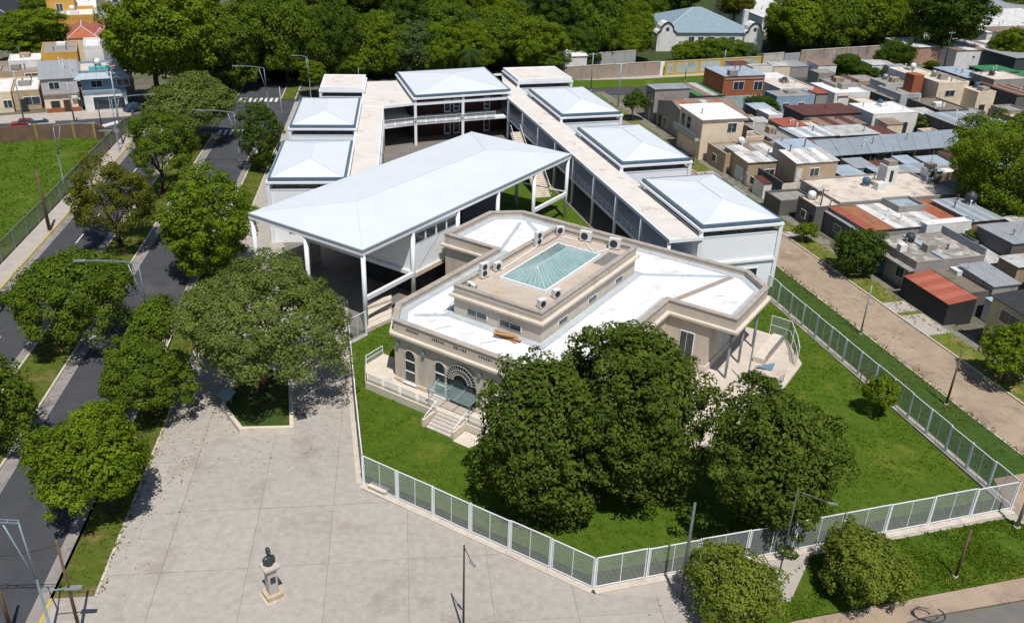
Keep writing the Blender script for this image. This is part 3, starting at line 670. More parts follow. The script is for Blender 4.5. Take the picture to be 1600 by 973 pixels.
strip(MN(-45.4, 59.2), MN(-49.0, 73.2), .10, MATS['seam_brown'], 6.46)
for k, (w, u, l, an) in enumerate(((-44, 56, 1.6, .5), (-41.6, 55.7, 1.4, -.7), (-39.2, 56.3, 1.5, .4), (-37.5, 55.4, 1.1, 0), (-46, 57.5, 1.1, .9), (-31, 66, 1.2, .2), (-30.5, 80, 1.0, 1.2), (-26, 78, 1.0, .3))):
    p = MN(w, u); strip((p[0], p[1]), (p[0] + l * math.cos(an), p[1] + l * math.sin(an)), .10, MATS['seam_brown'], 6.462, 'roof_mark')
# hipped skylight
sk = thing('skylight', 'teal hipped glass skylight with white glazing bars on the top storey roof', 'skylight', MN(-42.3, 63.8, 9.0))
SB = [MN(-42.3, 63.8), MN(-37.2, 63.8), MN(-37.2, 74.4), MN(-42.3, 74.4)]
part(MB().ring(SB, .3, 9.0, 9.28), 'curb', white_wall, sk)
E0 = [MN(-42.15, 63.95, 9.28), MN(-37.35, 63.95, 9.28), MN(-37.35, 74.25, 9.28), MN(-42.15, 74.25, 9.28)]
RA, RB = MN(-39.75, 66.4, 10.15), MN(-39.75, 71.9, 10.15)
def glaze(a, b, c, d, n):                     # slope with eave a->b and upper edge d->c
    bars = MB()
    for k in range(n):
        p, q, r_, s_ = lerp(a, b, k / n), lerp(a, b, (k + 1) / n), lerp(d, c, (k + 1) / n), lerp(d, c, k / n)
        f = [p, q, r_, s_] if dist2(r_, s_) > 1e-3 else [p, q, r_]
        part(MB().face(f), 'glass_pane', sky_glass, sk); bars.beam((p[0], p[1], p[2] + .02), (s_[0], s_[1], s_[2] + .02), .045, .04)
    bars.beam(b, c, .08, .07); part(bars, 'glazing_bars', mat('skylight_bar', (.44, .55, .55), (.42, .51, .51), 2., .4), sk)
glaze(E0[0], E0[1], RA, RA, 8); glaze(E0[1], E0[2], RB, RA, 16); glaze(E0[2], E0[3], RB, RB, 8); glaze(E0[3], E0[0], RA, RB, 16)
part(MB().beam(RA, RB, .12, .1), 'ridge_bar', MATS['skylight_bar'], sk)
# air-conditioning units
def ac_unit(label, w, u, z, size=(.95, .42, .85), rz=0.0, tall=False):
    t = thing('air_conditioner', label, 'air conditioner', MN(w, u, z), 'outdoor air-conditioning units on the top storey roof', world=False, rz=MN.rz + rz)
    x, d, h = size
    MB().box((0, 0, .1), (x, d, h)).build('casing', ac_m, t)
    for s_ in (-.35, .35): MB().box((x * s_, 0, 0), (.08, d * 1.1, .1)).build('foot', dark_steel, t)
    zs = (h * .3 + .1, h * .74 + .1) if tall else (h * .5 + .1,)
    for zc in zs:
        mb = MB(); r = min(x, h / len(zs)) * .36
        for rr, zz in ((r, .02), (r * .55, .03)):
            for k in range(14):
                a, b = 2 * math.pi * k / 14, 2 * math.pi * (k + 1) / 14
                mb.beam((-.08 * x + rr * math.cos(a), -d / 2 - zz, zc + rr * math.sin(a)), (-.08 * x + rr * math.cos(b), -d / 2 - zz, zc + rr * math.sin(b)), .03, .03)
        g = mb.build('fan_guard', dark_steel, t)
        k = MB(); k.face([(-.08 * x + r * math.cos(2 * math.pi * i / 16), -d / 2 - .012, zc + r * math.sin(2 * math.pi * i / 16)) for i in range(16)][::1]); k.build('fan', dark_steel, g)
    MB().box((x / 2 + .02, 0, .25), (.04, d * .6, .3)).build('valve_cover', grey_steel, t)
    return t
ac_m = mat('ac_casing', (.68, .69, .68), (.60, .61, .60), 2., .5)
ac_unit('tall twin-fan air-conditioning unit at the roof corner nearest the front facade', -43.7, 63.2, 9.0, (.95, .4, 1.45), math.radians(75), True)
ac_unit('squat single-fan unit beside the tall unit next to the skylight curb', -43.6, 65.3, 9.0, (.9, .4, .8), math.radians(80))
ac_unit('tall twin-fan unit along the parapet behind the skylight apex', -43.7, 72.9, 9.0, (.95, .4, 1.5), math.radians(80), True)
ac_unit('single-fan unit in the far left roof corner', -43.5, 76.9, 9.0, (.9, .4, .85), math.radians(55))
ac_unit('wide single-fan unit midway along the far parapet', -40.4, 77.0, 9.0, (1.25, .45, 1.05), math.radians(10))
ac_unit('wide single-fan unit at the far parapet beside the pipe grid', -37.0, 77.0, 9.0, (1.2, .45, 1.1), math.radians(15))
ac_unit('small cube unit on the near right side, further from the roof corner', -36.0, 63.7, 9.0, (.8, .5, .75), math.radians(70))
ac_unit('small cube unit standing closest to the near right roof corner', -36.0, 61.2, 9.0, (.8, .5, .75), math.radians(70))
ac_unit('dark low unit lying at the front left roof corner', -43.3, 60.7, 9.0, (1.3, .4, .35), math.radians(-20))
pg = thing('pipe_grid', 'grey pipe rack lying on the roof behind the skylight', 'pipe rack', MN(-36.4, 74.5, 9.0))
for k in range(9): part(MB().tube(MN(-37.0, 72.6 + .38 * k, 9.12), MN(-35.5, 72.6 + .38 * k, 9.12), .05, n=6), 'pipe', grey_steel, pg)
for w in (-36.9, -36.2, -35.6): part(MB().tube(MN(w, 72.5, 9.06), MN(w, 75.8, 9.06), .05, n=6), 'pipe', grey_steel, pg)
for i, (p, q) in enumerate((((-40.2, 76.6), (-38.4, 74.9)), ((-37.4, 76.5), (-37.9, 74.9)), ((-43.3, 73.2), (-43.3, 76.4)), ((-43.3, 65.6), (-43.6, 72.4)), ((-41, 76.5), (-43, 76.4)))):
    tag(MB().tube(MN(*p, 9.08), MN(*q, 9.08), .06, n=6).tube(MN(*q, 9.08), MN(*q, 9.3), .06, n=6).build('roof_pipe', white_wall if i != 2 else grey_steel), ['white pipe run from the middle far unit to the skylight', 'white pipe run from the right far unit', 'grey conduit between the parapet tall unit and the far left unit', 'white conduit along the left parapet of the top roof', 'white conduit between the two far left units'][i], 'pipe', 'pipes on the top storey roof')
wp = thing('wood_stack', 'loose stack of tan timber boards on the white roof below the top storey window', 'timber stack', MN(-37.6, 58.6, 6.45))
rnd = random.Random(3)
for k in range(9):
    p = MN(-37.8 + rnd.uniform(-.5, .7), 58.4 + rnd.uniform(-.3, .3)); part(MB().box((p[0], p[1], 6.46 + .06 * k), (1.9, .28, .05), MN.rz + rnd.uniform(-.35, .35)), 'board', mat('tan_board', (.45, .27, .12), (.36, .21, .09), 3., .8), wp)
# terrace, ramp walls, stairs
te = thing('front_terrace', 'raised pale terrace with steps and white railings along the front facade', 'terrace', (*MN(-48.3, 52.3), 0))
T1 = mpoly([(-49.3, 52.2), (-41.1, 52.2), (-41.1, 54.1), (-47.3, 54.1), (-49.5, 57.2), (-51.4, 57.2), (-51.4, 54.5)])
part(MB().prism(T1, 0, .82), 'platform', beige_lt, te)
part(MB().prism(mpoly([(-41.1, 52.4), (-37.9, 52.4), (-37.9, 54.1), (-41.1, 54.1)]), 0, .84), 'platform', beige_lt, te)
part(MB().prism(mpoly([(-37.9, 52.2), (-29.0, 52.2), (-26.8, 56), (-26.8, 57.5), (-28.8, 57.5), (-30.8, 54.1), (-37.9, 54.1)]), 0, .82), 'platform', beige_lt, te)
for k in range(5):
    part(MB().prism(mpoly([(-40.9, 52.4 - .36 * (k + 1)), (-38.1, 52.4 - .36 * (k + 1)), (-38.1, 52.4 - .36 * k), (-40.9, 52.4 - .36 * k)]), 0, .70 - .14 * k), 'step', mat('step_stone', (.50, .46, .41), (.42, .385, .34), 1., .9), te)
for w in (-41.15, -37.9): part(MB().prism(mpoly([(w - .12, 50.5), (w + .12, 50.5), (w + .12, 52.4), (w - .12, 52.4)]), 0, .82), 'cheek_wall', beige_lt, te)
part(MB().prism(mpoly([(-37.7, 50.3), (-36.0, 50.3), (-35.4, 52.1), (-37.7, 52.1)]), .05, .14), 'landing_slab', beige_lt, te)
railing(MN(-49.2, 52.3), MN(-41.2, 52.3), .82, te, 1.0, 2.0); railing(MN(-49.2, 52.3), MN(-51.3, 54.6), .82, te, 1.0, 1.5); railing(MN(-51.3, 54.6), MN(-51.3, 57.0), .82, te, 1.0, 1.5); railing(MN(-37.8, 52.3), MN(-30, 52.3), .82, te, 1.0, 2.0)
for w in (-41.1, -37.9): part(MB().beam(MN(w, 52.4, 1.75), MN(w, 50.7, 1.05), .06, .06).tube(MN(w, 50.7, .05), MN(w, 50.7, 1.05), .04).tube(MN(w, 52.4, .8), MN(w, 52.4, 1.75), .04), 'handrail', white_metal, te)
st = thing('side_terrace', 'pale paved terrace with ramp beside the porch of the pavilion', 'terrace', (*MN(-22, 74), 0))
part(MB().prism(mpoly([(-29.0, 58), (-19.5, 62), (-17.2, 75.6), (-17.2, 81.2), (-20.2, 85.4), (-24.6, 85.4), (-24.6, 73.2), (-29, 73.2)]), 0, .34), 'platform', mat('pale_paving', (.56, .49, .42), (.47, .41, .35), .6, .9, stain=(.36, .30, .24), sscale=.4, samt=.45), st)
part(MB().prism(mpoly([(-21.4, 78.6), (-20.2, 78.6), (-20.2, 84.6), (-21.4, 84.6)]), .3, .95), 'ramp', beige_lt, st)
part(MB().face([MN(-20.8, 77.3, .62), MN(-19.2, 77.9, .4), MN(-19.4, 79.6, .4)]), 'blue_sheet', mat('blue_tarp', (.14, .24, .30), None, 2., .5), st)
railing(MN(-19.9, 85.2), MN(-18.4, 82.4), .34, st, 2.2, 1.3); railing(MN(-18.4, 82.4), MN(-17.5, 80.2), .34, st, 2.2, 1.3); railing(MN(-22.0, 85.3), MN(-19.9, 85.2), .34, st, 2.2, 1.3)
railing(MN(-20.0, 78.6), MN(-20.0, 84.5), .9, st, .9, 1.4, grey_steel); railing(MN(-18.4, 72), MN(-17.6, 76.5), .34, st, .9, 1.4, grey_steel)
tag(MB().tube(MN(-20.3, 73.9, .34), MN(-20.3, 73.9, 6.2), .09, .07, 8).build('flag_pole', steel_blue), 'thin blue-grey flag pole on the side terrace by the porch corner', 'pole')

# ------------------------------------------------------------------ trees
LEAF = {
    'magnolia': leafmat('leaf_magnolia', (.024, .048, .008), (.122, .172, .022), .28),
    'olive': leafmat('leaf_olive', (.056, .094, .018), (.200, .248, .060), .3),
    'bushy': leafmat('leaf_bushy', (.066, .105, .012), (.230, .275, .042), .32),
    'bright': leafmat('leaf_bright', (.046, .092, .006), (.190, .265, .016), .32),
    'dark': leafmat('leaf_dark', (.024, .054, .008), (.090, .140, .016), .26),
    'mid': leafmat('leaf_mid', (.038, .076, .008), (.150, .215, .020), .3),
    'autumn': leafmat('leaf_autumn', (.048, .074, .010), (.180, .180, .024), .3),
    'blue': leafmat('leaf_blue', (.040, .074, .024), (.130, .185, .062), .28),
}
def crown_mesh(name, rx, rz, m, seed, leaf=.3, nclump=None, per=None, csize=.2, flat=.75, inner=.45, lobes=.22, low=-.55, fill=.12):
    R = np.random.default_rng(seed)
    rr = rx
    nclump = nclump or int(np.clip(70 * (rx / 5.) ** 1.4, 40, 260))
    # clump centres on a lobed ellipsoid shell
    k = nclump * 3
    d = R.normal(size=(k, 3)); d /= np.linalg.norm(d, axis=1)[:, None]; d = d[d[:, 2] > low][:nclump]
    lob = np.zeros(len(d)); ph = R.uniform(0, 6.28, 6); ax = R.normal(size=(6, 3)); ax /= np.linalg.norm(ax, axis=1)[:, None]
    for i in range(6): lob += np.cos(d @ ax[i] * (2.5 + i * .6) + ph[i])
    rad = 1 - lobes * .5 + lobes * lob / 3.; rad *= R.uniform(inner, 1., len(d)) ** .38
    cs = csize * rx * R.uniform(.65, 1.35, len(d))
    c = d * np.array([rx, rx, rz]) * (rad * (1 - csize * .55))[:, None]
    per = per or int(np.clip(13.0 * (csize * rx / leaf) ** 2, 40, 420))
    n = len(c) * per
    ci = np.repeat(np.arange(len(c)), per)
    e = R.normal(size=(n, 3)) + d[ci] * .55 + np.array([0, 0, .35]); e /= np.linalg.norm(e, axis=1)[:, None]
    rads = cs[ci] * R.uniform(.25, 1.0, n) ** .35
    p = c[ci] + e * rads[:, None] * np.array([1, 1, flat])
    nf = int(n * fill)
    if nf:
        g = R.normal(size=(nf, 3)); g /= np.linalg.norm(g, axis=1)[:, None]; g[:, 2] = np.where(g[:, 2] < low, -g[:, 2], g[:, 2]); fp = g * np.array([rx, rx, rz]) * (.80 * R.uniform(.15, 1, nf) ** .4)[:, None]
        p = np.concatenate([p, fp]); e = np.concatenate([e, g]); ci = np.concatenate([ci, R.integers(0, len(c), nf)]); n += nf
    sc = np.array([np.percentile(np.abs(p[:, 0]), 98.5), np.percentile(np.abs(p[:, 1]), 98.5), np.percentile(np.abs(p[:, 2]), 98.5)]); kk = .96 * np.array([rx, rx, rz]) / sc; p = p * kk; c = c * kk
    nr = e * 1.15 + R.normal(size=(n, 3)) * .38 + np.array([0, 0, .3]); nr /= np.linalg.norm(nr, axis=1)[:, None]
    t = np.cross(nr, R.normal(size=(n, 3))); t /= np.linalg.norm(t, axis=1)[:, None] + 1e-9; b = np.cross(nr, t)
    L = leaf * R.uniform(.6, 1.3, n)[:, None]
    if nf: L[-nf:] *= 1.5
    V = np.stack([p - t * L * .5, p + b * L * .30 + nr * L * .10, p + t * L * .55, p - b * L * .30 + nr * L * .10], axis=1).reshape(-1, 3)
    tint = np.clip(R.uniform(0, 1, len(c))[ci] * .45 + R.uniform(0, 1, n) * .45 + .1, 0, 1).astype(np.float32)
    me = bpy.data.meshes.new(name)
    me.vertices.add(4 * n); me.vertices.foreach_set('co', V.ravel().astype(np.float32))
    me.loops.add(4 * n); me.loops.foreach_set('vertex_index', np.arange(4 * n, dtype=np.int32))
    me.polygons.add(n); me.polygons.foreach_set('loop_start', np.arange(0, 4 * n, 4, dtype=np.int32)); me.polygons.foreach_set('loop_total', np.full(n, 4, dtype=np.int32))
    me.update(calc_edges=True)
    at = me.attributes.new('tint', 'FLOAT', 'FACE'); at.data.foreach_set('value', tint)
    me.materials.append(m)
    return me, c
def limbs(mb, c, base, zc, r0, seed, off):
    rnd = random.Random(seed); fork = Vector((off[0] * .5, off[1] * .5, max(zc * .42, 1.0)))
    mb.tube((0, 0, -.1), (0, 0, .5), r0 * 1.5, r0, 9); mb.tube((0, 0, .4), fork, r0, r0 * .8, 9)
    pick = [c[i] for i in rnd.sample(range(len(c)), min(len(c), 16))]
    mids = []
    for i, q in enumerate(pick[:6]):
        q = Vector((q[0] + off[0], q[1] + off[1], q[2] + zc)); m_ = fork.lerp(q, .5) + Vector((rnd.uniform(-.4, .4), rnd.uniform(-.4, .4), rnd.uniform(-.2, .5)))
        mb.tube(fork, m_, r0 * .55, r0 * .36, 7); mb.tube(m_, q, r0 * .36, r0 * .12, 6); mids.append(m_)
    for i, q in enumerate(pick[6:]):
        q = Vector((q[0] + off[0], q[1] + off[1], q[2] + zc)); m_ = mids[i % 6]; mb.tube(m_, q, r0 * .24, r0 * .07, 5)
TREES = []
def tree(label, spec, sp='mid', seed=1, leaf=.3, group=None, name='tree', r0=None, **k):
    X, Y, ox, oy, zc, rx, rz = spec
    zc = max(zc, rz * .75)
    t = thing(name, label, 'tree', (X, Y, .05), group, world=False)
    me, c = crown_mesh('crown', rx, rz, LEAF[sp], seed, leaf, **k)
    o = link('crown', me, t); o.matrix_parent_inverse = Matrix(); o.location = (ox, oy, zc)
    mb = MB(); limbs(mb, c, None, zc, r0 or max(.12, rx * .05), seed, (ox, oy)); mb.build('trunk', bark, t, smooth=True)
    return t
PROTO = {}
def far_tree(label, spec, sp, v, group=None, name='tree', leaf=.36):
    """trees beyond the school: crowns come from a few grown forms, each with its own turn and stretch"""
    X, Y, ox, oy, zc, rx, rz = spec; zc = max(zc, rz * .75)
    key = (sp, v)
    if key not in PROTO:
        me, c = crown_mesh('crown', 6.0, 6.0 * (.85 + .15 * (v % 3)), LEAF[sp], 100 + v * 7 + len(sp), leaf, nclump=230, per=150, csize=.18, lobes=.24, low=-.92, inner=.45, fill=.15)
        mb = MB(); limbs(mb, c, None, 7.0, .32, v, (0, 0)); o = mb.build('trunk', bark, smooth=True); PROTO[key] = (me, o.data); bpy.data.objects.remove(o)
    me, tm = PROTO[key]; t = thing(name, label, 'tree', (X, Y, 0), group, world=False); rnd = random.Random(hash((round(X), round(Y))) % 1000)
    o = link('crown', me, t); o.matrix_parent_inverse = Matrix(); o.location = (ox, oy, zc); o.rotation_euler = (0, 0, rnd.uniform(0, 6.28)); zz = rz / (6.0 * (.85 + .15 * (v % 3))); o.scale = (rx / 6., rx / 6., zz)
    q = link('trunk', tm, t); q.matrix_parent_inverse = Matrix(); q.scale = (rx / 6., rx / 6., zc / 7.)
    return t
# hero trees
tree('large spreading pale-green tree rising from the white walled planter', (-22.48,68.83,0.43,0.14,7.52,7.46,5.03), 'olive', 11, .22, nclump=400, csize=.105, flat=.75, lobes=.2, inner=.55, fill=.06, r0=.42)
tree('big dark glossy tree in front of the pavilion facade, left one of the touching pair', (3.61,54.38,-0.88,0.06,6.01,4.99,6.57), 'magnolia', 12, .30, nclump=340, csize=.13, lobes=.24, low=-.8, fill=.38)
tree('taller dark glossy tree overlapping the pavilion roof, right one of the touching pair', (10.18,56.68,-0.61,0.11,7.68,5.82,7.15), 'magnolia', 13, .29, nclump=360, csize=.125, lobes=.24, low=-.8, fill=.34)
tree('dark glossy tree on the lawn behind the front fence pole', (20.1,53.41,-0.69,0.26,6.08,5.31,5.99), 'magnolia', 14, .29, nclump=300, csize=.125, lobes=.4, low=-.85, fill=.28)
tree('round bushy tree beside the leaning pole outside the front fence', (15.51,44.07,-0.38,0.14,2.54,3.12,2.38), 'bushy', 15, .17, nclump=210, csize=.14, lobes=.36, low=-.8, fill=.25)
tree('round yellow-green bushy tree on the front verge before the fence', (24.28,46.65,0.08,-0.04,2.91,3.22,1.76), 'bushy', 16, .17, nclump=210, csize=.14, lobes=.36, low=-.8, fill=.25)
tree('bright green tree on the avenue verge nearest the plaza bottom', (-29.35,52.21,-0.24,-0.13,4.91,4.57,3.74), 'bright', 17, .25, nclump=260, csize=.15, lobes=.3)
tree('dense round tree on the avenue verge left of the planter', (-31.49,64.72,0.22,0.11,4.17,4.11,3.17), 'mid', 18, .22, nclump=240, csize=.14)
tree('small green tree on the verge behind the avenue lamp', (-31.78,70.2,-0.0,-0.0,6.31,2.64,2.09), 'mid', 19, .28, nclump=90, csize=.22)
tree('tall dense dark-green tree on the verge beside the canopy corner', (-34.76,93.63,-0.04,-0.02,7.05,5.23,5.97), 'bright', 20, .30, nclump=320, csize=.13, lobes=.15, low=-.95)
tree('wide dark tree on the avenue median left of the street lamp', (-44.39,75.92,1.26,0.74,5.88,6.17,3.43), 'mid', 21, .25, nclump=270, csize=.13, lobes=.26, fill=.08)
tree('orange-tinged tree with a visible dark trunk on the avenue median', (-48.6,101.09,-0.52,-0.25,5.95,5.48,5.04), 'autumn', 22, .24, nclump=170, csize=.15, lobes=.32, inner=.6, fill=.02)
tree('airy green tree on the median second from the cross street', (-50.42,120.24,0.47,0.2,6.68,5.01,4.76), 'mid', 23, .26, nclump=190, csize=.15, lobes=.3, fill=.05)
tree('round pale-green tree on the median at the cross street end', (-53.14,144.47,-0.59,-0.22,6.7,7.06,4.52), 'olive', 24, .28, nclump=240, csize=.14)
tree('narrow dark-green tree on the verge by the left wing lamp', (-39.71,131.51,0.66,0.2,5.81,3.34,4.95), 'dark', 25, .27, nclump=220, csize=.16, low=-.9, lobes=.15)
tree('leafy tree cut by the left picture edge on the avenue median', (-41.31,60.49,-0.15,-0.1,3.96,3.48,4.12), 'mid', 26, .25, nclump=230, csize=.14, lobes=.35)
tree('small tree on the school lawn beside the long side fence', (34.21,69.09,-0.33,0.16,2.42,1.72,1.64), 'bright', 27, .22, nclump=70, csize=.24)
tree('dense dark round tree on the house verge across the side street', (41.97,100.86,0.17,-0.07,3.05,3.08,2.86), 'dark', 28, .26, nclump=200, csize=.15, low=-.9)
tree('tiny round tree on the house verge by the dark courtyard wall', (38.79,110.54,-0.19,0.07,1.62,1.53,1.03), 'bright', 29, .22, nclump=50, csize=.26)
tree('round tree on the house verge in front of the yellow house', (48.48,75.61,0.15,-0.09,3.8,2.99,2.61), 'bright', 30, .26, nclump=180, csize=.16)
tree('massive bright-green tree behind the grey roofs at the right picture edge', (70.07,121.48,-0.11,0.07,8.12,9.05,6.53), 'bright', 31, .32, nclump=330, csize=.13, lobes=.18, low=-.95)
tree('small dark tree at the corner of the side street and back street', (21.39,169.26,0.52,-0.07,3.49,2.43,2.17), 'dark', 32, .3, nclump=60, csize=.25)
tree('bright shrub tree growing in the yard behind the grey mottled roof', (60.6,107.6,-0.44,0.25,2.04,1.91,1.63), 'bright', 33, .3, nclump=60, csize=.25)
# trees beyond
bg = 'trees beyond the school'
FT = [
 ('huge bright-green tree over the corner of the cross street', (-67.83,166.4,2.27,0.92,13.57,10.53,8.9), 'bright', 0), ('big rounded tree over the avenue beyond the cross street', (-59.17,182.05,0.36,0.12,9.18,7.29,7.69), 'mid', 1), ('broad tree behind the left terraced houses', (-108.64,198.53,0.84,0.46,6.26,8.8,5.17), 'bright', 2),
 ('dark tree at the top beyond the avenue crossing', (-81.67,225.69,1.42,0.52,12.06,6.98,7.77), 'dark', 0), ('pale-green tall tree left of the far left school block', (-48.85,188.17,0.95,0.25,9.74,7.05,8.27), 'mid', 0), ('dark-green tree behind the small flat-roofed block', (-40.48,193.65,1.18,0.25,9.06,4.74,7.59), 'dark', 1), ('yellow-green drooping tree behind the far left school roof', (-32.16,198.07,0.74,0.12,6.88,6.04,6.69), 'bright', 1),
 ('dark tree between the drooping tree and the far hip roof', (-25.15,204.39,0.21,0.03,10.1,5.67,7.13), 'dark', 2), ('tall dark tree right behind the far hip-roofed block', (-18.22,208.23,-0.33,-0.03,7.94,6.89,7.63), 'mid', 2), ('small leafy tree by the twin lamp at the left wing end', (-40.29,179.43,-1.06,-0.24,4.49,2.93,2.53), 'bright', 2),
 ('blue-green feathery tree behind the far hip roof', (-11.96,214.89,0.3,0.02,6.64,5.61,5.54), 'blue', 0), ('leafy tree behind the flat-roofed block of the right wing', (-4.99,210.41,0.71,0.02,6.69,6.46,5.85), 'mid', 1), ('bright tree right of the far hip-roofed block', (3.18,205.02,0.06,-0.0,6.96,6.8,5.54), 'bright', 0), ('tall dark tree behind the right-hand flat block', (8.76,222.11,0.15,-0.01,11.27,6.87,7.65), 'dark', 1),
 ('mid-green tree before the long grey boundary wall', (18.8,220.1,-0.71,0.06,9.33,6.09,7.25), 'mid', 0), ('bright round tree left of the grey-roofed villa', (27.08,225.26,0.0,-0.0,5.92,5.24,4.44), 'bright', 1), ('dark tree at the top beyond the boundary wall', (-2.64,249.49,1.31,0.01,12.43,6.79,7.66), 'dark', 0), ('dark crown at the top left of the villa', (22.8,264.29,-0.08,0.01,12.59,8.07,8.52), 'dark', 2),
 ('tree at the top over the drooping tree', (-41.64,233.15,1.01,0.18,13.58,8.36,6.73), 'mid', 2), ('tree at the top left of the park trees', (-62.46,237.97,1.09,0.29,13.4,6.49,7.32), 'mid', 1), ('tree at the top right of the park trees', (-19.78,246.19,-0.82,-0.07,12.37,9.22,7.34), 'bright', 2), ('small yellow-green shrub on the avenue median beyond the crossing', (-54.65,197.64,0.16,0.04,1.87,1.96,1.15), 'bright', 2),
 ('large tree left of the boundary gate beyond the back street', (72.58,241.21,-0.58,0.17,9.12,8.12,7.19), 'bright', 0), ('large yellow-green tree above the boundary wall', (82.39,242.94,-1.6,0.54,9.01,7.52,8.2), 'mid', 1), ('large green tree right above the boundary wall', (92.95,249.14,0.26,-0.1,9.45,8.27,8.27), 'bright', 1), ('dark towering tree beside the white sheds', (108.57,239.26,0.96,-0.43,13.09,9.12,8.79), 'dark', 1),
 ('dark round tree in front of the boundary wall', (77.31,214.19,-0.65,0.24,3.21,3.09,2.7), 'dark', 0), ('larger round tree at the end of the boundary wall', (90.77,221.18,-0.59,0.24,3.98,4.25,3.62), 'dark', 2), ('bright tree by the dark green shed at the right edge', (124.23,231.77,-0.89,0.48,5.59,4.99,4.5), 'bright', 2), ('small shrub behind the cream house on the back street', (103.31,228.31,-0.49,0.22,1.04,1.76,0.93), 'mid', 2),
 ('shrub hedge before the villa, left bush', (40.65,223.79,-0.1,0.02,2.77,3.68,2.46), 'bright', 0), ('shrub hedge before the villa, right bush', (48.43,226.62,0.53,-0.11,2.92,6.02,3.01), 'mid', 0), ('grey-green bush right of the villa hedge', (56.73,230.35,-0.11,0.03,2.36,2.98,2.39), 'blue', 0), ('dark tree at the top behind the villa', (53.08,305.51,-4.03,0.7,8.51,9.33,7.43), 'dark', 1), ('reddish dark tree right behind the villa roof', (64.33,283.52,0.48,-0.11,6.57,5.32,3.84), 'autumn', 0),
 ('bush in the yard behind the rusty vault', (50.51,177.97,-1.69,0.48,1.62,3.2,1.6), 'dark', 2), ('bush between the low white houses', (61.86,186.18,-0.22,0.07,1.31,1.73,0.87), 'mid', 2), ('bush by the back yard of the white house', (78.67,166.06,-0.79,0.37,2.08,3.43,1.71), 'olive', 0), ('bush by the dark shed at the back street', (81.47,214.85,-0.53,0.2,0.69,3.79,1.9), 'dark', 1), ('cactus-like green bush before the cream tower', (97.58,183.4,-0.27,0.14,0.95,1.38,0.96), 'mid', 0),
 ('tree behind the old grey roof at the top left', (-136.95,260.8,-0.5,-0.26,3.39,7.64,3.94), 'mid', 1), ('green tree between ochre house and park tree', (-125.87,254.45,1.84,0.91,2.47,6.19,3.09), 'bright', 1), ('hanging crown far up the avenue', (-63.2,213.38,1.18,0.35,7.41,3.94,4.63), 'dark', 2), ('tree at the top right behind the long sheds', (168.06,317.58,-0.4,0.21,5.46,5.39,3.97), 'olive', 1),
 ('low tree on the school side of the long grey wall', (4.62,203.94,0.88,-0.02,4.16,4.66,2.93), 'mid', 2), ('bright tree beside the small flat block lamp', (-36.8,192.41,0.83,0.16,3.45,2.73,2.37), 'bright', 0),
]
for lb, sp_, s_, v_ in FT: far_tree(lb, sp_, s_, v_, bg if 'shrub' not in lb and 'bush' not in lb else None, name='tree' if 'shrub' not in lb and 'bush' not in lb else 'shrub')
def palm(label, X, Y, h, r, seed):
    t = thing('palm_tree', label, 'palm', (X, Y, 0), None, world=False); rnd = random.Random(seed); mb = MB(); mb.tube((0, 0, 0), (0, 0, h), .22, .16, 8); mb.build('trunk', bark, t)
    for k in range(16):
        a = 6.283 * k / 16 + rnd.uniform(-.2, .2); up = rnd.uniform(.1, .75); mb = MB(); pts = []
        for i in range(7):
            s_ = i / 6.; pts.append(Vector((math.cos(a) * r * s_, math.sin(a) * r * s_, h + r * (up * s_ - .95 * s_ * s_))))
        sd = Vector((-math.sin(a), math.cos(a), 0))
        for i in range(6):
            for sgn in (-1, 1):
                for j in range(3):
                    p = pts[i].lerp(pts[i + 1], j / 3.); L_ = r * .3 * (1 - .6 * abs(i / 6. - .35)); q = p + sd * (sgn * L_) + (pts[i + 1] - pts[i]).normalized() * L_ * .5 - Vector((0, 0, L_ * .35))
                    d = (pts[i + 1] - pts[i]).normalized() * .1; mb.face([p - d, p + d, q])
        mb.build('frond', MATS['leaf_blue'] if k % 2 else MATS['leaf_mid'], t)
PB = (77.72,148.13,0.0); palm('feathery palm between the long grey shed and the bright tree', PB[0], PB[1], 4.6, 3.6, 1)
PB = (71.85,144.03,0.0); palm('smaller drooping palm left of the feathery palm', PB[0], PB[1], 3.2, 3.0, 2)
PB = (-10.89,196.45,0.0); palm('palm with open fronds at the foot of the park trees', PB[0], PB[1], 6.5, 3.6, 3)
PB = (75.97,168.76,0.0); palm('spiky small palm in the yard of the white house', PB[0], PB[1], 3.2, 1.6, 4)

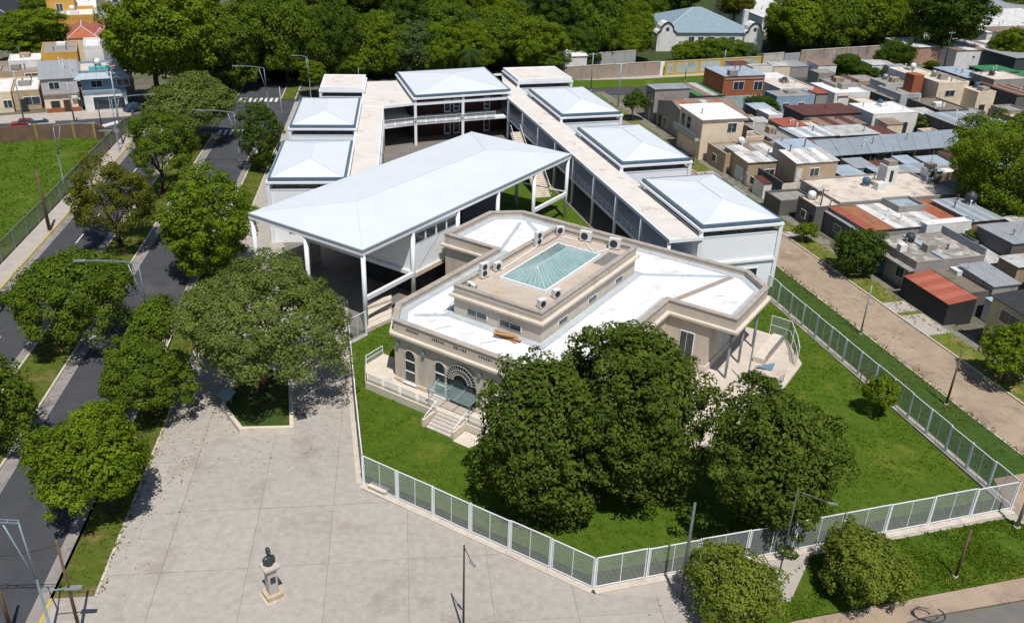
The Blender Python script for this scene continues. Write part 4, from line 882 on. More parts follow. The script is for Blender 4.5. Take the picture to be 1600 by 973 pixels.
# the dense wood of the park behind the school
WOOD = [((-57.26,195.32,0.0),4.4,'mid',1),((-49.35,198.49,0.0),4.4,'bright',2),((-40.54,200.57,0.0),4.7,'dark',1),((-34.22,200.3,0.0),6.2,'mid',0),((-30.0,199.69,0.0),6.1,'mid',0),((-22.73,200.86,0.0),5.7,'blue',1),((-17.31,201.08,0.0),5.8,'bright',0),((-10.57,203.46,0.0),5.3,'bright',2),((-56.54,207.34,0.0),6.4,'mid',2),((-46.88,203.49,0.0),4.7,'mid',2),((-39.39,206.08,0.0),5.3,'mid',1),((-32.27,211.45,0.0),4.4,'mid',2),((-22.86,207.46,0.0),5.5,'dark',2),((-15.31,212.89,0.0),6.6,'blue',0),((-6.89,213.6,0.0),5.7,'bright',1),((13.14,215.53,0.0),5.2,'dark',1),((-58.15,211.33,0.0),4.7,'dark',0),((-53.79,215.77,0.0),4.9,'dark',2),((-45.83,218.68,0.0),5.0,'dark',1),((-36.63,221.07,0.0),4.3,'dark',0),((-28.54,218.67,0.0),4.2,'mid',1),((-20.11,219.39,0.0),6.3,'mid',2),((-12.85,222.17,0.0),5.7,'dark',1),((-3.17,223.86,0.0),5.1,'bright',1),((7.02,228.78,0.0),5.1,'dark',0),((13.8,226.04,0.0),6.6,'mid',0),((21.67,228.98,0.0),5.2,'bright',0),((-67.61,230.0,0.0),4.3,'blue',2),((-59.41,231.54,0.0),5.5,'bright',0),((-50.64,233.18,0.0),4.5,'mid',1),((-41.03,232.41,0.0),5.3,'dark',1),((-31.83,230.75,0.0),4.3,'dark',1),((-24.92,232.85,0.0),6.2,'dark',0),((-17.4,239.41,0.0),4.8,'blue',2),((-8.14,238.51,0.0),5.2,'bright',0),((1.71,242.99,0.0),6.3,'blue',2),((9.75,239.22,0.0),6.5,'bright',2),((18.67,239.99,0.0),5.1,'bright',0),((30.63,246.6,0.0),5.0,'bright',1),((-68.84,243.16,0.0),6.2,'dark',0),((-60.92,245.67,0.0),5.0,'mid',1),((-55.65,246.72,0.0),6.5,'dark',0),((-47.17,246.49,0.0),6.4,'bright',1),((-39.38,251.89,0.0),5.9,'blue',2),((-27.11,250.43,0.0),6.4,'bright',0),((-20.37,255.68,0.0),4.2,'bright',0),((-9.44,253.91,0.0),6.3,'mid',0),((-0.82,259.58,0.0),5.8,'blue',2),((10.61,255.89,0.0),5.3,'bright',0),((21.76,265.11,0.0),5.4,'dark',2),((29.36,267.67,0.0),5.1,'blue',0),((-74.64,264.35,0.0),6.2,'mid',2),((-63.02,265.73,0.0),4.7,'mid',1),((-53.43,266.67,0.0),6.3,'mid',0),((-44.6,275.34,0.0),6.4,'mid',2),((-30.77,272.6,0.0),6.3,'mid',0),((-18.53,278.66,0.0),5.7,'bright',1),((-10.09,274.74,0.0),4.6,'mid',0),((1.5,280.64,0.0),5.4,'bright',1),((16.07,289.74,0.0),5.9,'dark',2),((26.54,290.8,0.0),5.5,'blue',2),((40.04,286.51,0.0),5.5,'mid',0),((70.66,253.13,0.0),4.5,'mid',2),((78.52,257.39,0.0),4.9,'mid',0),((89.76,256.68,0.0),5.8,'dark',0),((99.19,261.26,0.0),5.0,'blue',1),((103.9,260.24,0.0),6.3,'mid',0),
]
SPN = {'mid': 'mid-green', 'dark': 'dark-green', 'bright': 'yellow-green', 'blue': 'blue-green'}
for p_, r_, s_, v_ in WOOD:
    rz_ = r_ * random.Random(int(p_[0] * 7)).uniform(.95, 1.3)
    wh = 'above the far boundary wall' if p_[0] > 42 else 'beyond the left wing' if p_[0] < -22 else 'behind the far hip roof' if p_[0] < 4 else 'behind the right wing end'
    dp = 'at the near edge of' if p_[1] < 215 else 'in the middle of' if p_[1] < 262 else 'at the far top of'
    far_tree('%s tree %s the park wood, %s' % (SPN[s_], dp, wh), (p_[0], p_[1], 0, 0, rz_ * .98, r_, rz_), s_, v_, 'park wood trees')

# ------------------------------------------------------------------ houses
def hm(name, c, st=None, amt=.45, ss=.5, **k): return mat(name, c, tuple(x * .82 for x in c), .7, .85, stain=st or tuple(x * .55 for x in c), sscale=ss, samt=amt, **{**dict(streak=.3 if name.startswith(('house', 'wall', 'old', 'rear', 'graff', 'pale_grey', 'raw', 'blue_w')) else 1.), **k})
WHT, CRM, TAN = hm('house_white', (.72, .71, .69), amt=.4), hm('house_cream', (.72, .60, .45), amt=.34), hm('house_tan', (.40, .31, .21))
GRY, DGR, OCH = hm('house_grey', (.30, .28, .26)), hm('house_dark_grey', (.13, .125, .12)), hm('house_ochre', (.58, .33, .07), amt=.36)
BRK, BLU, YEL = hm('house_brick', (.32, .105, .045), (.24, .08, .04), .45, 1.2), hm('house_blue_grey', (.22, .31, .38), amt=.38), hm('house_yellow', (.52, .45, .27), amt=.4)
R_BEI, R_WHT, R_GRY = hm('roof_beige_screed', (.62, .555, .485), (.40, .30, .235), .5, .5), hm('roof_white_paint', (.72, .72, .71), (.50, .48, .45), .48), hm('roof_grey_screed', (.30, .28, .26), (.18, .17, .155), .48)
R_MOT = hm('roof_mottled_concrete', (.24, .22, .20), (.56, .53, .49), .52, .8); R_OLV = hm('roof_olive_screed', (.19, .165, .125), (.09, .075, .06), .46, .4); R_SLT = hm('roof_dark_slate', (.035, .037, .042), (.09, .09, .095), .42, .9)
def sheet_m(name, c, st=None, amt=.45, az=-17, per=.5, ss=.7): return mat(name, c, tuple(x * .85 for x in c), .8, .5, stain=st or tuple(x * .7 for x in c), sscale=ss, samt=amt, ribs=(az, per, .5), island=.06, spec=.35)
S_GRY, S_BLU, S_WHT = sheet_m('sheet_grey', (.30, .32, .34)), sheet_m('sheet_blue_grey', (.36, .43, .50)), sheet_m('sheet_white', (.70, .70, .69), (.46, .39, .33), .5)
S_BRT = sheet_m('sheet_bright', (.80, .81, .82), (.74, .75, .76), .4)
S_RST, S_MAR, S_RED = sheet_m('sheet_rust', (.36, .145, .065), (.22, .10, .06), .54), sheet_m('sheet_maroon', (.13, .048, .035), (.09, .04, .03), .5), sheet_m('sheet_red', (.36, .10, .06))
S_OLD, S_GRN, S_PAL = sheet_m('sheet_old_rusty', (.26, .20, .16), (.30, .12, .05), .5), sheet_m('sheet_green', (.05, .20, .08)), sheet_m('sheet_pale_grey', (.50, .51, .51), (.33, .25, .19), .52)
TILE = sheet_m('clay_tiles', (.42, .12, .05), (.28, .085, .04), .5, per=.3)
DOORC = {'teal': mat('door_teal', (.04, .20, .24), None, 2., .5), 'brown': mat('door_brown', (.07, .035, .02), None, 2., .6), 'grey': mat('door_grey', (.26, .28, .30), None, 2., .5), 'white': mat('door_white', (.6, .6, .6), None, 2., .5), 'dark': dark_in}

def roof_sheets(t, c4, n, mats, name='roof_sheet', th=.07, axis=0):
    """n sheets side by side on the 3-D quad c4 (NL,NR,FR,FL), split along axis 0 (NL->NR) or 1 (NL->FL)"""
    for k in range(n):
        a, b = k / n + .001, (k + 1) / n - .001
        q = [lerp(c4[0], c4[1], a), lerp(c4[0], c4[1], b), lerp(c4[3], c4[2], b), lerp(c4[3], c4[2], a)] if axis == 0 else [lerp(c4[0], c4[3], a), lerp(c4[1], c4[2], a), lerp(c4[1], c4[2], b), lerp(c4[0], c4[3], b)]
        dz = .012 * (k % 2)
        up = [(p[0], p[1], p[2] + dz) for p in q]; dn = [(p[0], p[1], p[2] - th + dz) for p in q]
        mb = MB().face(up).face(dn[::-1])
        for i in range(4): j = (i + 1) % 4; mb.face([dn[i], dn[j], up[j], up[i]])
        part(mb, name, mats[k % len(mats)], t)
HQ = []
def house(label, q, z, wall, roof, kind='flat', par=.35, z0=0., wins=(), doors=(), tilt=(0, 0, 0, 0), n=3, axis=0, over=.2, rh=1.2, name='house', group=None, cat='house', open_=False):
    t = thing(name, label, cat, (*q[0], z0), group); HQ.append((label, q, z, kind, t, max(tilt)))
    if not isinstance(roof, (list, tuple)): roof = [roof]
    if kind == 'flat':
        part(MB().prism(q, z0, z - par, False), 'wall', wall, t)
        part(MB().prism(inset(q, .05), z - par - .15, z - par, True), 'roof', roof[0], t)
        if par > .05: part(MB().ring(inset(q, -.02), .22, z - par - .02, z), 'parapet', wall, t)
    else:
        zm = min(tilt)
        if open_:
            for i in range(4):
                for k in range(3):
                    p = lerp(inset(q, .3)[i], inset(q, .3)[(i + 1) % 4], k / 3.); part(MB().box((p[0], p[1], z0), (.15, .15, z + zm - z0 - .05), 0), 'post', wood_pole, t)
        elif kind == 'sheet':
            w = MB()
            for i in range(4):
                j = (i + 1) % 4; w.face([(*q[i], z0), (*q[j], z0), (*q[j], z + tilt[j] - .08), (*q[i], z + tilt[i] - .08)])
            part(w, 'wall', wall, t)
        else: part(MB().prism(q, z0, z, False), 'wall', wall, t)
        o = inset(q, -over); c4 = [(*o[i], z + tilt[i]) for i in range(4)]
        if kind == 'sheet': roof_sheets(t, c4, n, roof, axis=axis)
        elif kind == 'gable':                 # ridge parallel to edge 0 (front)
            ra, rb = lerp(o[0], o[3], .5), lerp(o[1], o[2], .5)
            roof_sheets(t, [(*o[0], z), (*o[1], z), (*rb, z + rh), (*ra, z + rh)], n, roof); roof_sheets(t, [(*ra, z + rh), (*rb, z + rh), (*o[2], z), (*o[3], z)], n, roof)
            ga, gb = lerp(q[0], q[3], .5), lerp(q[1], q[2], .5)
            part(MB().face([(*q[3], z), (*q[0], z), (*ga, z + rh - .08)]), 'gable_wall', wall, t); part(MB().face([(*q[1], z), (*q[2], z), (*gb, z + rh - .08)]), 'gable_wall', wall, t)
        elif kind == 'hip': hip(o, z, z + rh, roof[0], t)
    for e, t0, t1, a, b in wins: flat_window(q[e], q[(e + 1) % 4], t0, t1, a, b, t, fm=white_wall)
    for e, t0, t1, a, b, c in doors:
        d = part(along(q[e], q[(e + 1) % 4], t0, t1, a, b, .07, MB(), .12), 'door', DOORC[c], t)
        part(along(q[e], q[(e + 1) % 4], t1 - .22, t1 - .12, a + .95, a + 1.05, .12, MB(), .06), 'handle', grey_steel, d)
    return t
def L_(q, i): return dist2(q[i], q[(i + 1) % 4])

# --- row along the side street, far to near
q = [(25.41,168.34),(32.22,170.42),(31.09,174.14),(24.27,172.06)]; house('tall narrow grey-roofed house at the far corner of the side street', q, 6.3, GRY, S_GRY, 'sheet', n=4, wins=[(3, 1, 3, 3.6, 5.4)], doors=[(3, 1.2, 2.4, .1, 2.4, 'grey')])
q = [(29.49,155.27),(40.5,158.64),(36.96,170.24),(25.94,166.87)]; house('old warehouse with rusty barrel-like sheet roof', q, 4.6, GRY, [S_OLD, S_RST, S_OLD, S_OLD, S_PAL], 'gable', n=9, rh=1.4, wins=[(3, 3, 4.6, .8, 2.2)], doors=[(3, 8.5, 11.5, .05, 3.2, 'grey'), (3, 1, 2, .05, 2.2, 'brown')])
q = [(30.23,145.05),(37.55,147.29),(35.1,155.3),(27.78,153.06)]; tt = house('cream two-storey house with bright white sloped sheet roof', q, 7.0, CRM, S_BRT, 'sheet', tilt=(0, 0, .3, .3), n=5, over=.35, wins=[(0, 4.6, 6.4, 4.6, 6.2), (3, .8, 2.2, 4.2, 6.3), (3, 3.0, 4.4, 4.2, 6.3)], doors=[(0, 7.6, 8.4, 3.4, 5.6, 'brown')])
a, b = q[3], q[0]; part(along(a, b, 0, L_(q, 3), 3.3, 3.5, 1.1, MB(), 1.1), 'balcony_floor', GRY, tt); part(along(a, b, 0, L_(q, 3), 3.5, 4.5, 1.1, MB(), .08), 'balcony_rail', steel_blue, tt)
q = [(33.16,138.34),(43.07,141.37),(41.26,147.29),(31.35,144.26)]; house('low grey flat-roofed house below the cream two-storey house', q, 3.4, TAN, R_GRY, par=.3, wins=[(3, 2, 3.4, 1, 2.3)])
q = [(34.73,136.98),(41.24,138.97),(40.01,142.97),(33.5,140.98)]; house('small lean-to with pale rust-streaked sheets between two flat roofs', q, 3.9, TAN, [S_PAL, S_WHT, S_OLD], 'sheet', n=5)
q = [(35.5,132.91),(43.44,135.33),(42.2,139.38),(34.26,136.95)]; house('tan house with white garage shutter on the side street', q, 3.8, TAN, [S_WHT, S_PAL], 'sheet', tilt=(0, 0, .25, .25), n=6, wins=[(0, 3.0, 4.8, .9, 2.5), (3, 5.5, 6.7, .9, 2.1)], doors=[(3, .8, 3.2, .05, 2.5, 'white'), (3, 4.0, 4.8, .05, 2.2, 'white'), (0, 8.2, 9.2, 0, 2.6, 'white')])
q = [(40.56,125.65),(47.23,127.69),(45.85,132.2),(39.18,130.16)]; house('pale upper storey with white shuttered window above the courtyard', q, 6.2, TAN, [S_WHT, S_PAL], 'sheet', tilt=(0, 0, .5, .5), n=6, wins=[(0, 2.4, 4.0, 4.0, 5.3)], doors=[(0, .2, 1.1, 3.3, 5.3, 'white')])
q = [(41.41,131.3),(46.58,132.88),(45.03,137.96),(39.86,136.38)]; house('blue-grey sheet-roofed house behind the pale upper storey', q, 6.0, GRY, S_BLU, 'sheet', n=4, tilt=(.1, .1, .4, .4))
q = [(38.71,124.63),(45.38,126.66),(43.35,133.28),(36.69,131.24)]; t7 = thing('courtyard_wall', 'tall dark graffiti-stained courtyard wall on the side street', 'wall', (*q[0], 0)); 
part(along(q[3], q[0], 0, L_(q, 3), 0, 3.5, 0, MB(), .25), 'wall', hm('graffiti_wall', (.085, .095, .10), (.05, .075, .085), .5, .9), t7); part(along(q[0], q[1], 0, L_(q, 0), 0, 3.3, 0, MB(), .2), 'side_wall', R_BEI, t7); part(along(q[3], q[0], .5, 3.5, 0, 2.9, .06, MB(), .1), 'gate', DOORC['dark'], t7); part(MB().prism(inset(q, .3), 0, .1), 'yard_floor', R_BEI, t7)
q = [(44.44,116.27),(62.66,121.84),(59.66,131.62),(41.45,126.05)]; tw = house('long house with wide pale screed roof and white tank towers', q, 3.7, GRY, R_BEI, par=.25, doors=[(3, 2, 3, .05, 2.2, 'dark'), (3, 5.5, 8.0, .05, 2.4, 'brown')], wins=[(3, 9, 10.2, .9, 2.1)])
q2 = [(40.74,114.66),(44.63,115.85),(43.34,120.04),(39.46,118.86)]; house('small pale flat-roofed front room with dark gates on the side street', q2, 3.55, DGR, R_BEI, par=.15, wins=[(3, 1.2, 2.4, 1, 2.2)], doors=[(3, 3.2, 4.1, .05, 2.2, 'dark')])
def tower(label, px, w, d, h, z, m, cap=True):
    t = thing('tank_tower', label, 'tower', (px[0], px[1], z)); part(MB().box((px[0], px[1], z), (w, d, h), ST.rz), 'shaft', m, t)
    part(MB().box((px[0], px[1], z + h), (w * .8, d * .8, .7), ST.rz), 'cap', R_GRY, t)
    f = Fr(-16.7); part(MB().beam((px[0] + .15, px[1] - d / 2 - .02, z + h * .25), (px[0] + .15, px[1] - d / 2 - .02, z + h * .8), .6, .05), 'opening', dark_in, t)
    part(MB().tube((px[0], px[1], z + h + .6), (px[0], px[1], z + h + 2.6), .04, n=6), 'aerial', grey_steel, t)
tower('white square tank tower with grey cap on the wide pale roof', (54.04,125.84,3.5), 1.9, 1.9, 3.0, 3.4, WHT); tower('smaller white tower with open top at the end of the wide pale roof', (61.73,129.59,3.5), 1.7, 1.5, 1.6, 3.4, WHT)
tag(MB().box((52.21,123.27,3.45), (1.4, 1.1, 1.1), ST.rz).build('roof_box', WHT), 'low white box at the foot of the white tank tower', 'roof box')
q = [(49.04,128.72),(52.85,129.89),(51.4,134.65),(47.58,133.49)]; house('blue-grey sheet lean-to behind the wide pale roof', q, 3.4, GRY, S_BLU, 'sheet', n=4)
q = [(55.15,130.26),(65.81,133.52),(64.73,137.02),(54.08,133.76)]; house('wider blue-grey sheet roof behind the tank tower', q, 3.4, GRY, [S_BLU, S_GRY], 'sheet', n=7)
q = [(49.22,139.05),(74.36,147.82),(77.39,156.44),(49.21,145.82)]; house('long open grey sheet-roofed car shelter', q, 3.6, GRY, [sheet_m('sheet_shelter', (.27, .31, .35), az=-7)], 'sheet', n=9, open_=True, tilt=(-.3, -.3, .3, .3), over=0.1, cat='shelter', name='car_shelter')
q = [(79.96,151.42),(90.15,154.53),(85.72,169.03),(75.53,165.92)]; house('wide dark-grey workshop roof behind the palms', q, 4.2, DGR, [S_GRY, S_GRY, S_BLU], 'sheet', n=8)
q = [(45.24,107.12),(60.81,111.88),(58.37,119.88),(42.8,115.12)]; house('house with patched rust and white sheet roof', q, 3.4, GRY, [S_RED, S_RST, S_RST, S_WHT, S_PAL, S_WHT, S_PAL, S_WHT, S_PAL], 'sheet', n=12, wins=[(3, 2.5, 4.2, 1.0, 2.3)], doors=[(3, 6, 7, .05, 2.2, 'dark')])
q = [(44.69,107.02),(46.34,107.52),(43.69,116.17),(42.05,115.67)]; house('dark lean-to strip in front of the patched rusty roof', q, 2.9, DGR, S_GRY, 'sheet', n=3, axis=1, wins=[(3, 3, 4.6, 1.0, 2.1)])
sw = thing('roof_well', 'open grey light well with blue cover in the patched sheet roof', 'light well', (51.53,115.78,3.4)); q = [(51.51,113.85),(55.65,115.12),(54.59,118.6),(50.44,117.34)]; part(MB().ring(q, .2, 3.3, 4.3), 'curb', GRY, sw); part(MB().prism(inset(q, .2), 3.3, 3.9), 'cover', S_BLU, sw)
q = [(60.06,110.26),(64.51,111.63),(62.16,119.31),(57.71,117.95)]; house('blue-grey sheet-roofed brick house under the massive tree', q, 4.0, hm('raw_brick', (.26, .17, .12), amt=.45, ss=1.), [S_BLU, S_GRY], 'sheet', n=6, wins=[(0, 6.5, 7.3, 2.2, 2.9)])
q = [(53.15,108.28),(60.33,110.47),(59.9,111.85),(52.73,109.66)]; house('low white rendered wall block below the water tank', q, 4.0, WHT, R_WHT, par=.1, wins=[(0, 6.2, 7.2, 2.2, 2.8)])
wt = (62.43,117.03,4.0); t = thing('water_tank', 'dark ribbed water tank standing on the blue-grey roof', 'tank', wt); part(MB().lathe([(.0, .3), (.75, .3), (.78, 1.2), (.6, 1.5), (.3, 1.6), (.3, 1.75), (0, 1.75)], wt), 'body', dark_steel, t, smooth=True); part(MB().box((wt[0], wt[1], 4.0), (1.2, 1.2, .3)), 'stand', GRY, t)
q = [(46.81,95.48),(56.03,98.3),(53.82,105.51),(44.6,102.69)]; th = house('house with mottled grey concrete roof and teal door', q, 4.2, GRY, R_MOT, par=.12, wins=[(3, 4.6, 6.0, 1.2, 2.7)], doors=[(3, 1.6, 2.5, .05, 2.2, 'teal'), (3, 8.2, 9.0, .05, 2.2, 'teal')])
part(along(q[3], q[0], 0, L_(q, 3), 3.0, 3.2, .9, MB(), .95), 'street_eave', GRY, th); p0, p1 = lerp(q[0], q[1], .42), lerp(q[3], q[2], .42); part(MB().beam((*p0, 4.15), (*p1, 4.15), .8, .3), 'roof_kerb', hm('kerb_blue', (.36, .40, .44)), th)
cq = (46.12,98.67,4.2); tag(MB().box(cq, (.9, .7, .9), ST.rz).build('roof_chimney', WHT), 'stubby white chimney block on the mottled roof', 'chimney')
part(along(q[2], q[1], 0, L_(q, 1), 4.2, 5.1, .1, MB(), .1) if False else MB().ring([q[1], lerp(q[1], q[0], .02), lerp(q[2], q[3], .02), q[2]][::-1], .05, 4.0, 5.0), 'side_screen', S_GRY, th)
q = [(47.51,87.51),(50.99,88.58),(48.79,95.76),(45.31,94.69)]; house('dark carport with red ribbed sheet awning', q, 2.9, dark_in, [S_RED, sheet_m('sheet_red_light', (.42, .14, .09))], 'sheet', n=7, axis=1, tilt=(-.15, .25, .25, -.15), over=.05, cat='carport', name='carport')  # closed near-black walls stand in for the deep shade under the awning
q = [(50.99,90.12),(55.81,91.59),(53.64,98.7),(48.82,97.23)]; house('dark grey-brown flat roof beside the red awning', q, 3.0, DGR, R_OLV, par=.1)
q = [(53.63,90.68),(56.99,91.71),(55.4,96.9),(52.05,95.87)]; house('grey sheet-roofed room between the dark roof and the yellow house', q, 3.7, GRY, S_GRY, 'sheet', n=5, tilt=(0, 0, .2, .2))
q = ST.rect(71.7, 50.5, 84.0, 65.8); house('yellow two-storey house with dark slate roof at the right edge', q, 5.8, YEL, R_SLT, 'sheet', n=4, tilt=(0, .7, .7, 0), over=.3, axis=1, wins=[(3, 1.4, 4.0, 3.7, 5.1), (3, 4.6, 7.2, 3.7, 5.1), (3, 8.4, 10.4, 3.7, 5.1)], doors=[(3, 1.6, 2.7, .1, 2.3, 'white')])
q = [(60.75,101.45),(68.76,103.9),(67.02,109.58),(59.01,107.13)]; house('grey flat-roofed house at the right edge above the yard tree', q, 4.6, DGR, S_GRY, 'sheet', n=5)
q = [(59.31,96.61),(64.21,98.11),(63.32,100.99),(58.43,99.49)]; house('small pale roof and round tank room behind the yellow house', q, 3.6, TAN, S_PAL, 'sheet', n=3)
q = [(62.72,102.42),(68.55,104.2),(67.88,106.4),(62.05,104.62)]; house('low old sheet roof in the yard at the right edge', q, 2.8, DGR, S_OLD, 'sheet', n=3)
# --- inner rows of the block
q = [(40.26,178.42),(48.93,181.07),(46.45,189.16),(37.79,186.51)]; tb = house('two-storey red brick house with pale sheet roof on the back street', q, 7.0, BRK, S_BLU, 'sheet', n=6, over=.1, wins=[(0, 2.2, 4.6, 4.2, 5.9), (0, 6.8, 8.8, 4.0, 5.8)], doors=[(0, 4.5, 5.4, .1, 2.2, 'teal')])
part(along(q[0], q[1], .3, L_(q, 0) - .3, 6.3, 6.5, .12, MB(), .15), 'string_course', GRY, tb); part(along(q[0], q[1], 0, L_(q, 0), 0, 3.0, .2, MB(), .2), 'ground_floor_wall', hm('teal_wall', (.32, .45, .45)), tb)
tag(MB().box((41.97,179.43,7.0), (1.8, 1.2, 1.0), ST.rz).build('roof_tank_box', GRY), 'concrete tank box on the front edge of the red brick house', 'tank box')
q = [(35.11,176.73),(40.76,178.46),(37.71,188.43),(32.06,186.71)]; house('low green-grey sheet house left of the red brick house', q, 3.4, GRY, [S_GRN, S_OLD, S_PAL], 'sheet', n=4)
q = [(53.15,183.77),(60.64,186.06),(57.94,194.89),(50.45,192.6)]; house('pale flat-roofed house right of the red brick house', q, 3.8, WHT, R_BEI, par=.25, wins=[(0, 2, 3.2, 1, 2.2)])
q = [(51.04,177.65),(59.32,180.18),(57.98,184.55),(49.71,182.02)]; house('grey-topped house with blue side wall', q, 3.6, hm('blue_wall', (.28, .38, .46)), R_GRY, par=.2, wins=[(0, 1.5, 3, 1, 2.2), (0, 5, 6.5, 1, 2.2)])
q = [(63.67,181.39),(71.62,183.82),(68.97,192.49),(61.01,190.06)]; house('white flat-roofed house with red lean-tos', q, 3.8, WHT, R_WHT, par=.15, wins=[(0, 1.5, 3, 1, 2.2)])
q = [(60.48,182.85),(63.04,183.63),(61.4,189.0),(58.84,188.22)]; house('red lean-to left of the white flat roof', q, 3.3, GRY, S_RED, 'sheet', n=3)
q = [(64.54,181.47),(66.63,182.1),(65.67,185.24),(63.58,184.6)]; house('small red lean-to in front of the white flat roof', q, 3.2, WHT, S_RED, 'sheet', n=2)
q = [(65.23,186.56),(71.13,188.36),(69.36,194.13),(63.46,192.33)]; house('grey upper room on the white flat-roofed house', q, 4.3, GRY, R_GRY, par=.1, z0=3.2)
q = [(52.61,163.78),(64.33,167.37),(62.36,173.81),(50.64,170.22)]; house('house with broad maroon sheet roof', q, 3.6, DGR, S_MAR, 'sheet', n=8)
q = [(55.18,159.15),(63.44,161.67),(61.99,166.41),(53.74,163.89)]; house('brick shed with rusty lean-to below the maroon roof', q, 3.0, MATS['raw_brick'], [S_OLD, S_MAR], 'sheet', n=5)
q = [(46.37,154.53),(50.82,155.89),(49.34,160.71),(44.9,159.35)]; house('house with red sheet roof section and grey gable', q, 3.8, GRY, S_RED, 'sheet', n=4)
q = [(47.66,148.67),(54.61,150.8),(52.74,156.9),(45.79,154.78)]; house('white and blue sheet roof joined to the red roof section', q, 3.6, GRY, [S_BLU, S_WHT], 'sheet', n=6)
q = [(42.98,147.79),(47.38,149.13),(44.26,159.32),(39.86,157.98)]; house('grey screed yard roof between cream house and red roof', q, 3.2, GRY, R_GRY, par=.2)
q = [(55.75,152.17),(63.32,154.49),(61.62,160.05),(54.05,157.74)]; house('low pale sheet roof in front of the brick shed', q, 3.2, GRY, S_PAL, 'sheet', n=5)
q = [(65.33,163.99),(74.79,166.88),(72.52,174.32),(63.06,171.42)]; house('white house with large white roof and round window', q, 4.2, WHT, R_WHT, par=.12, wins=[(0, 1.2, 2.0, 1.4, 2.9), (0, 4.2, 5.2, 1.2, 2.4)], doors=[(0, 6.5, 8.0, .1, 2.3, 'dark')])
q = [(69.4,195.16),(73.3,196.35),(72.05,200.42),(68.15,199.23)]; house('small brown-roofed shed by the back street', q, 3.4, DGR, S_MAR, 'sheet', n=4)
q = [(76.47,188.86),(81.97,190.54),(80.42,195.64),(74.91,193.95)]; house('pale grey box house behind the long dark wall', q, 4.4, hm('pale_grey_wall', (.44, .46, .47)), R_GRY, par=.15)
q = [(77.37,182.3),(82.03,183.72),(79.79,191.03),(75.14,189.6)]; house('lower pale grey box with glazed side', q, 3.8, MATS['pale_grey_wall'], R_GRY, par=.12, wins=[(3, 1, 3, .6, 2.6)])
q = [(75.84,183.05),(78.55,183.88),(74.48,197.19),(71.77,196.37)]; house('long low dark wall block beside the pale grey boxes', q, 2.6, DGR, R_GRY, par=.1)
q = [(84.46,182.46),(91.51,184.62),(88.81,193.47),(81.76,191.32)]; house('cream two-storey house with light roof terrace', q, 6.4, CRM, R_BEI, par=.35, wins=[(0, 2, 4.4, 3.5, 4.8)])
q = [(84.54,183.52),(90.75,185.42),(89.31,190.16),(83.09,188.26)]; house('cream front block with wide grey window', q, 5.0, CRM, R_BEI, par=.2, wins=[(0, .8, 5.2, 1.2, 2.8)])
q = [(83.29,196.13),(90.21,198.24),(88.43,204.07),(81.51,201.95)]; house('pale corner block left of the cream two-storey house', q, 5.2, WHT, R_BEI, par=.25, wins=[(0, 2, 3, 2.4, 3.4)])
q = [(80.21,184.62),(82.48,185.32),(81.67,187.96),(79.4,187.27)]; tag(MB().prism(q, 0, 7.2).build('chimney_stack', MATS['house_brick']), 'dark brick chimney stack left of the cream house', 'chimney')
q = [(91.9,180.59),(96.07,181.86),(94.71,186.29),(90.55,185.02)]; house('small cream tower block with dark doorway', q, 5.2, CRM, R_BEI, par=.15, doors=[(0, 1.0, 2.4, .1, 2.6, 'dark')])
q = [(97.76,198.89),(104.01,200.79),(100.9,210.94),(94.66,209.03)]; house('blue-grey sheet shed with a dark skylight behind the cream house', q, 4.2, DGR, S_BLU, 'sheet', n=5)
q = [(102.0,184.56),(108.07,186.42),(104.66,197.6),(98.58,195.74)]; house('rusty brown sheet roof right of the cream house', q, 4.0, DGR, [S_MAR, S_OLD], 'sheet', n=6)
q = [(100.82,192.94),(109.76,195.67),(107.6,202.75),(98.66,200.02)]; house('concrete upper box on the rusty brown roof', q, 5.2, GRY, R_BEI, par=.15, z0=3.5)
q = [(80.17,170.34),(86.65,172.32),(83.93,181.22),(77.45,179.24)]; house('olive-brown screed roof in the middle of the block', q, 3.8, DGR, R_OLV, par=.2)
q = [(108.19,209.68),(115.9,212.04),(113.9,218.6),(106.18,216.24)]; house('green sheet roof by the dark shed', q, 3.4, DGR, S_GRN, 'sheet', n=5)
q = [(113.86,205.75),(125.77,209.39),(123.61,216.48),(111.7,212.84)]; house('second green sheet roof at the right edge', q, 3.0, DGR, S_GRN, 'sheet', n=4)
q = [(119.06,220.72),(137.15,226.25),(134.05,236.41),(115.96,230.88)]; house('dark green shed at the right edge', q, 4.8, hm('shed_green', (.05, .07, .065)), S_GRY, 'sheet', n=4)
q = [(108.62,229.2),(126.32,234.61),(123.08,245.19),(105.39,239.78)]; house('long white wall building behind the dark tree', q, 4.6, WHT, [S_OLD, S_WHT], 'sheet', n=6, wins=[(0, 5, 5.8, 2.6, 3.2), (0, 9, 9.8, 2.6, 3.2)])
q = [(99.68,232.63),(107.81,235.12),(104.19,246.94),(96.06,244.45)]; house('white-roofed pink brick house by the wall corner', q, 4.4, hm('pink_brick', (.42, .26, .19), ss=1.), S_WHT, 'sheet', n=4)
house('long white corrugated shed behind the dark tree', [(128.19,255.78),(148.28,261.92),(143.55,277.37),(123.47,271.23)], 5.0, WHT, S_WHT, 'sheet', n=6, tilt=(0, 0, .6, .6))
house('second white corrugated shed further back', [(143.38,274.76),(165.48,281.52),(159.45,301.25),(137.35,294.5)], 5.0, WHT, S_WHT, 'sheet', n=6, tilt=(0, 0, .6, .6))
house('grey flat shed at the top right', [(155.85,303.56),(170.13,307.92),(165.58,322.82),(151.3,318.45)], 5.0, WHT, S_GRY, 'sheet', n=6, tilt=(0, 0, .6, .6))
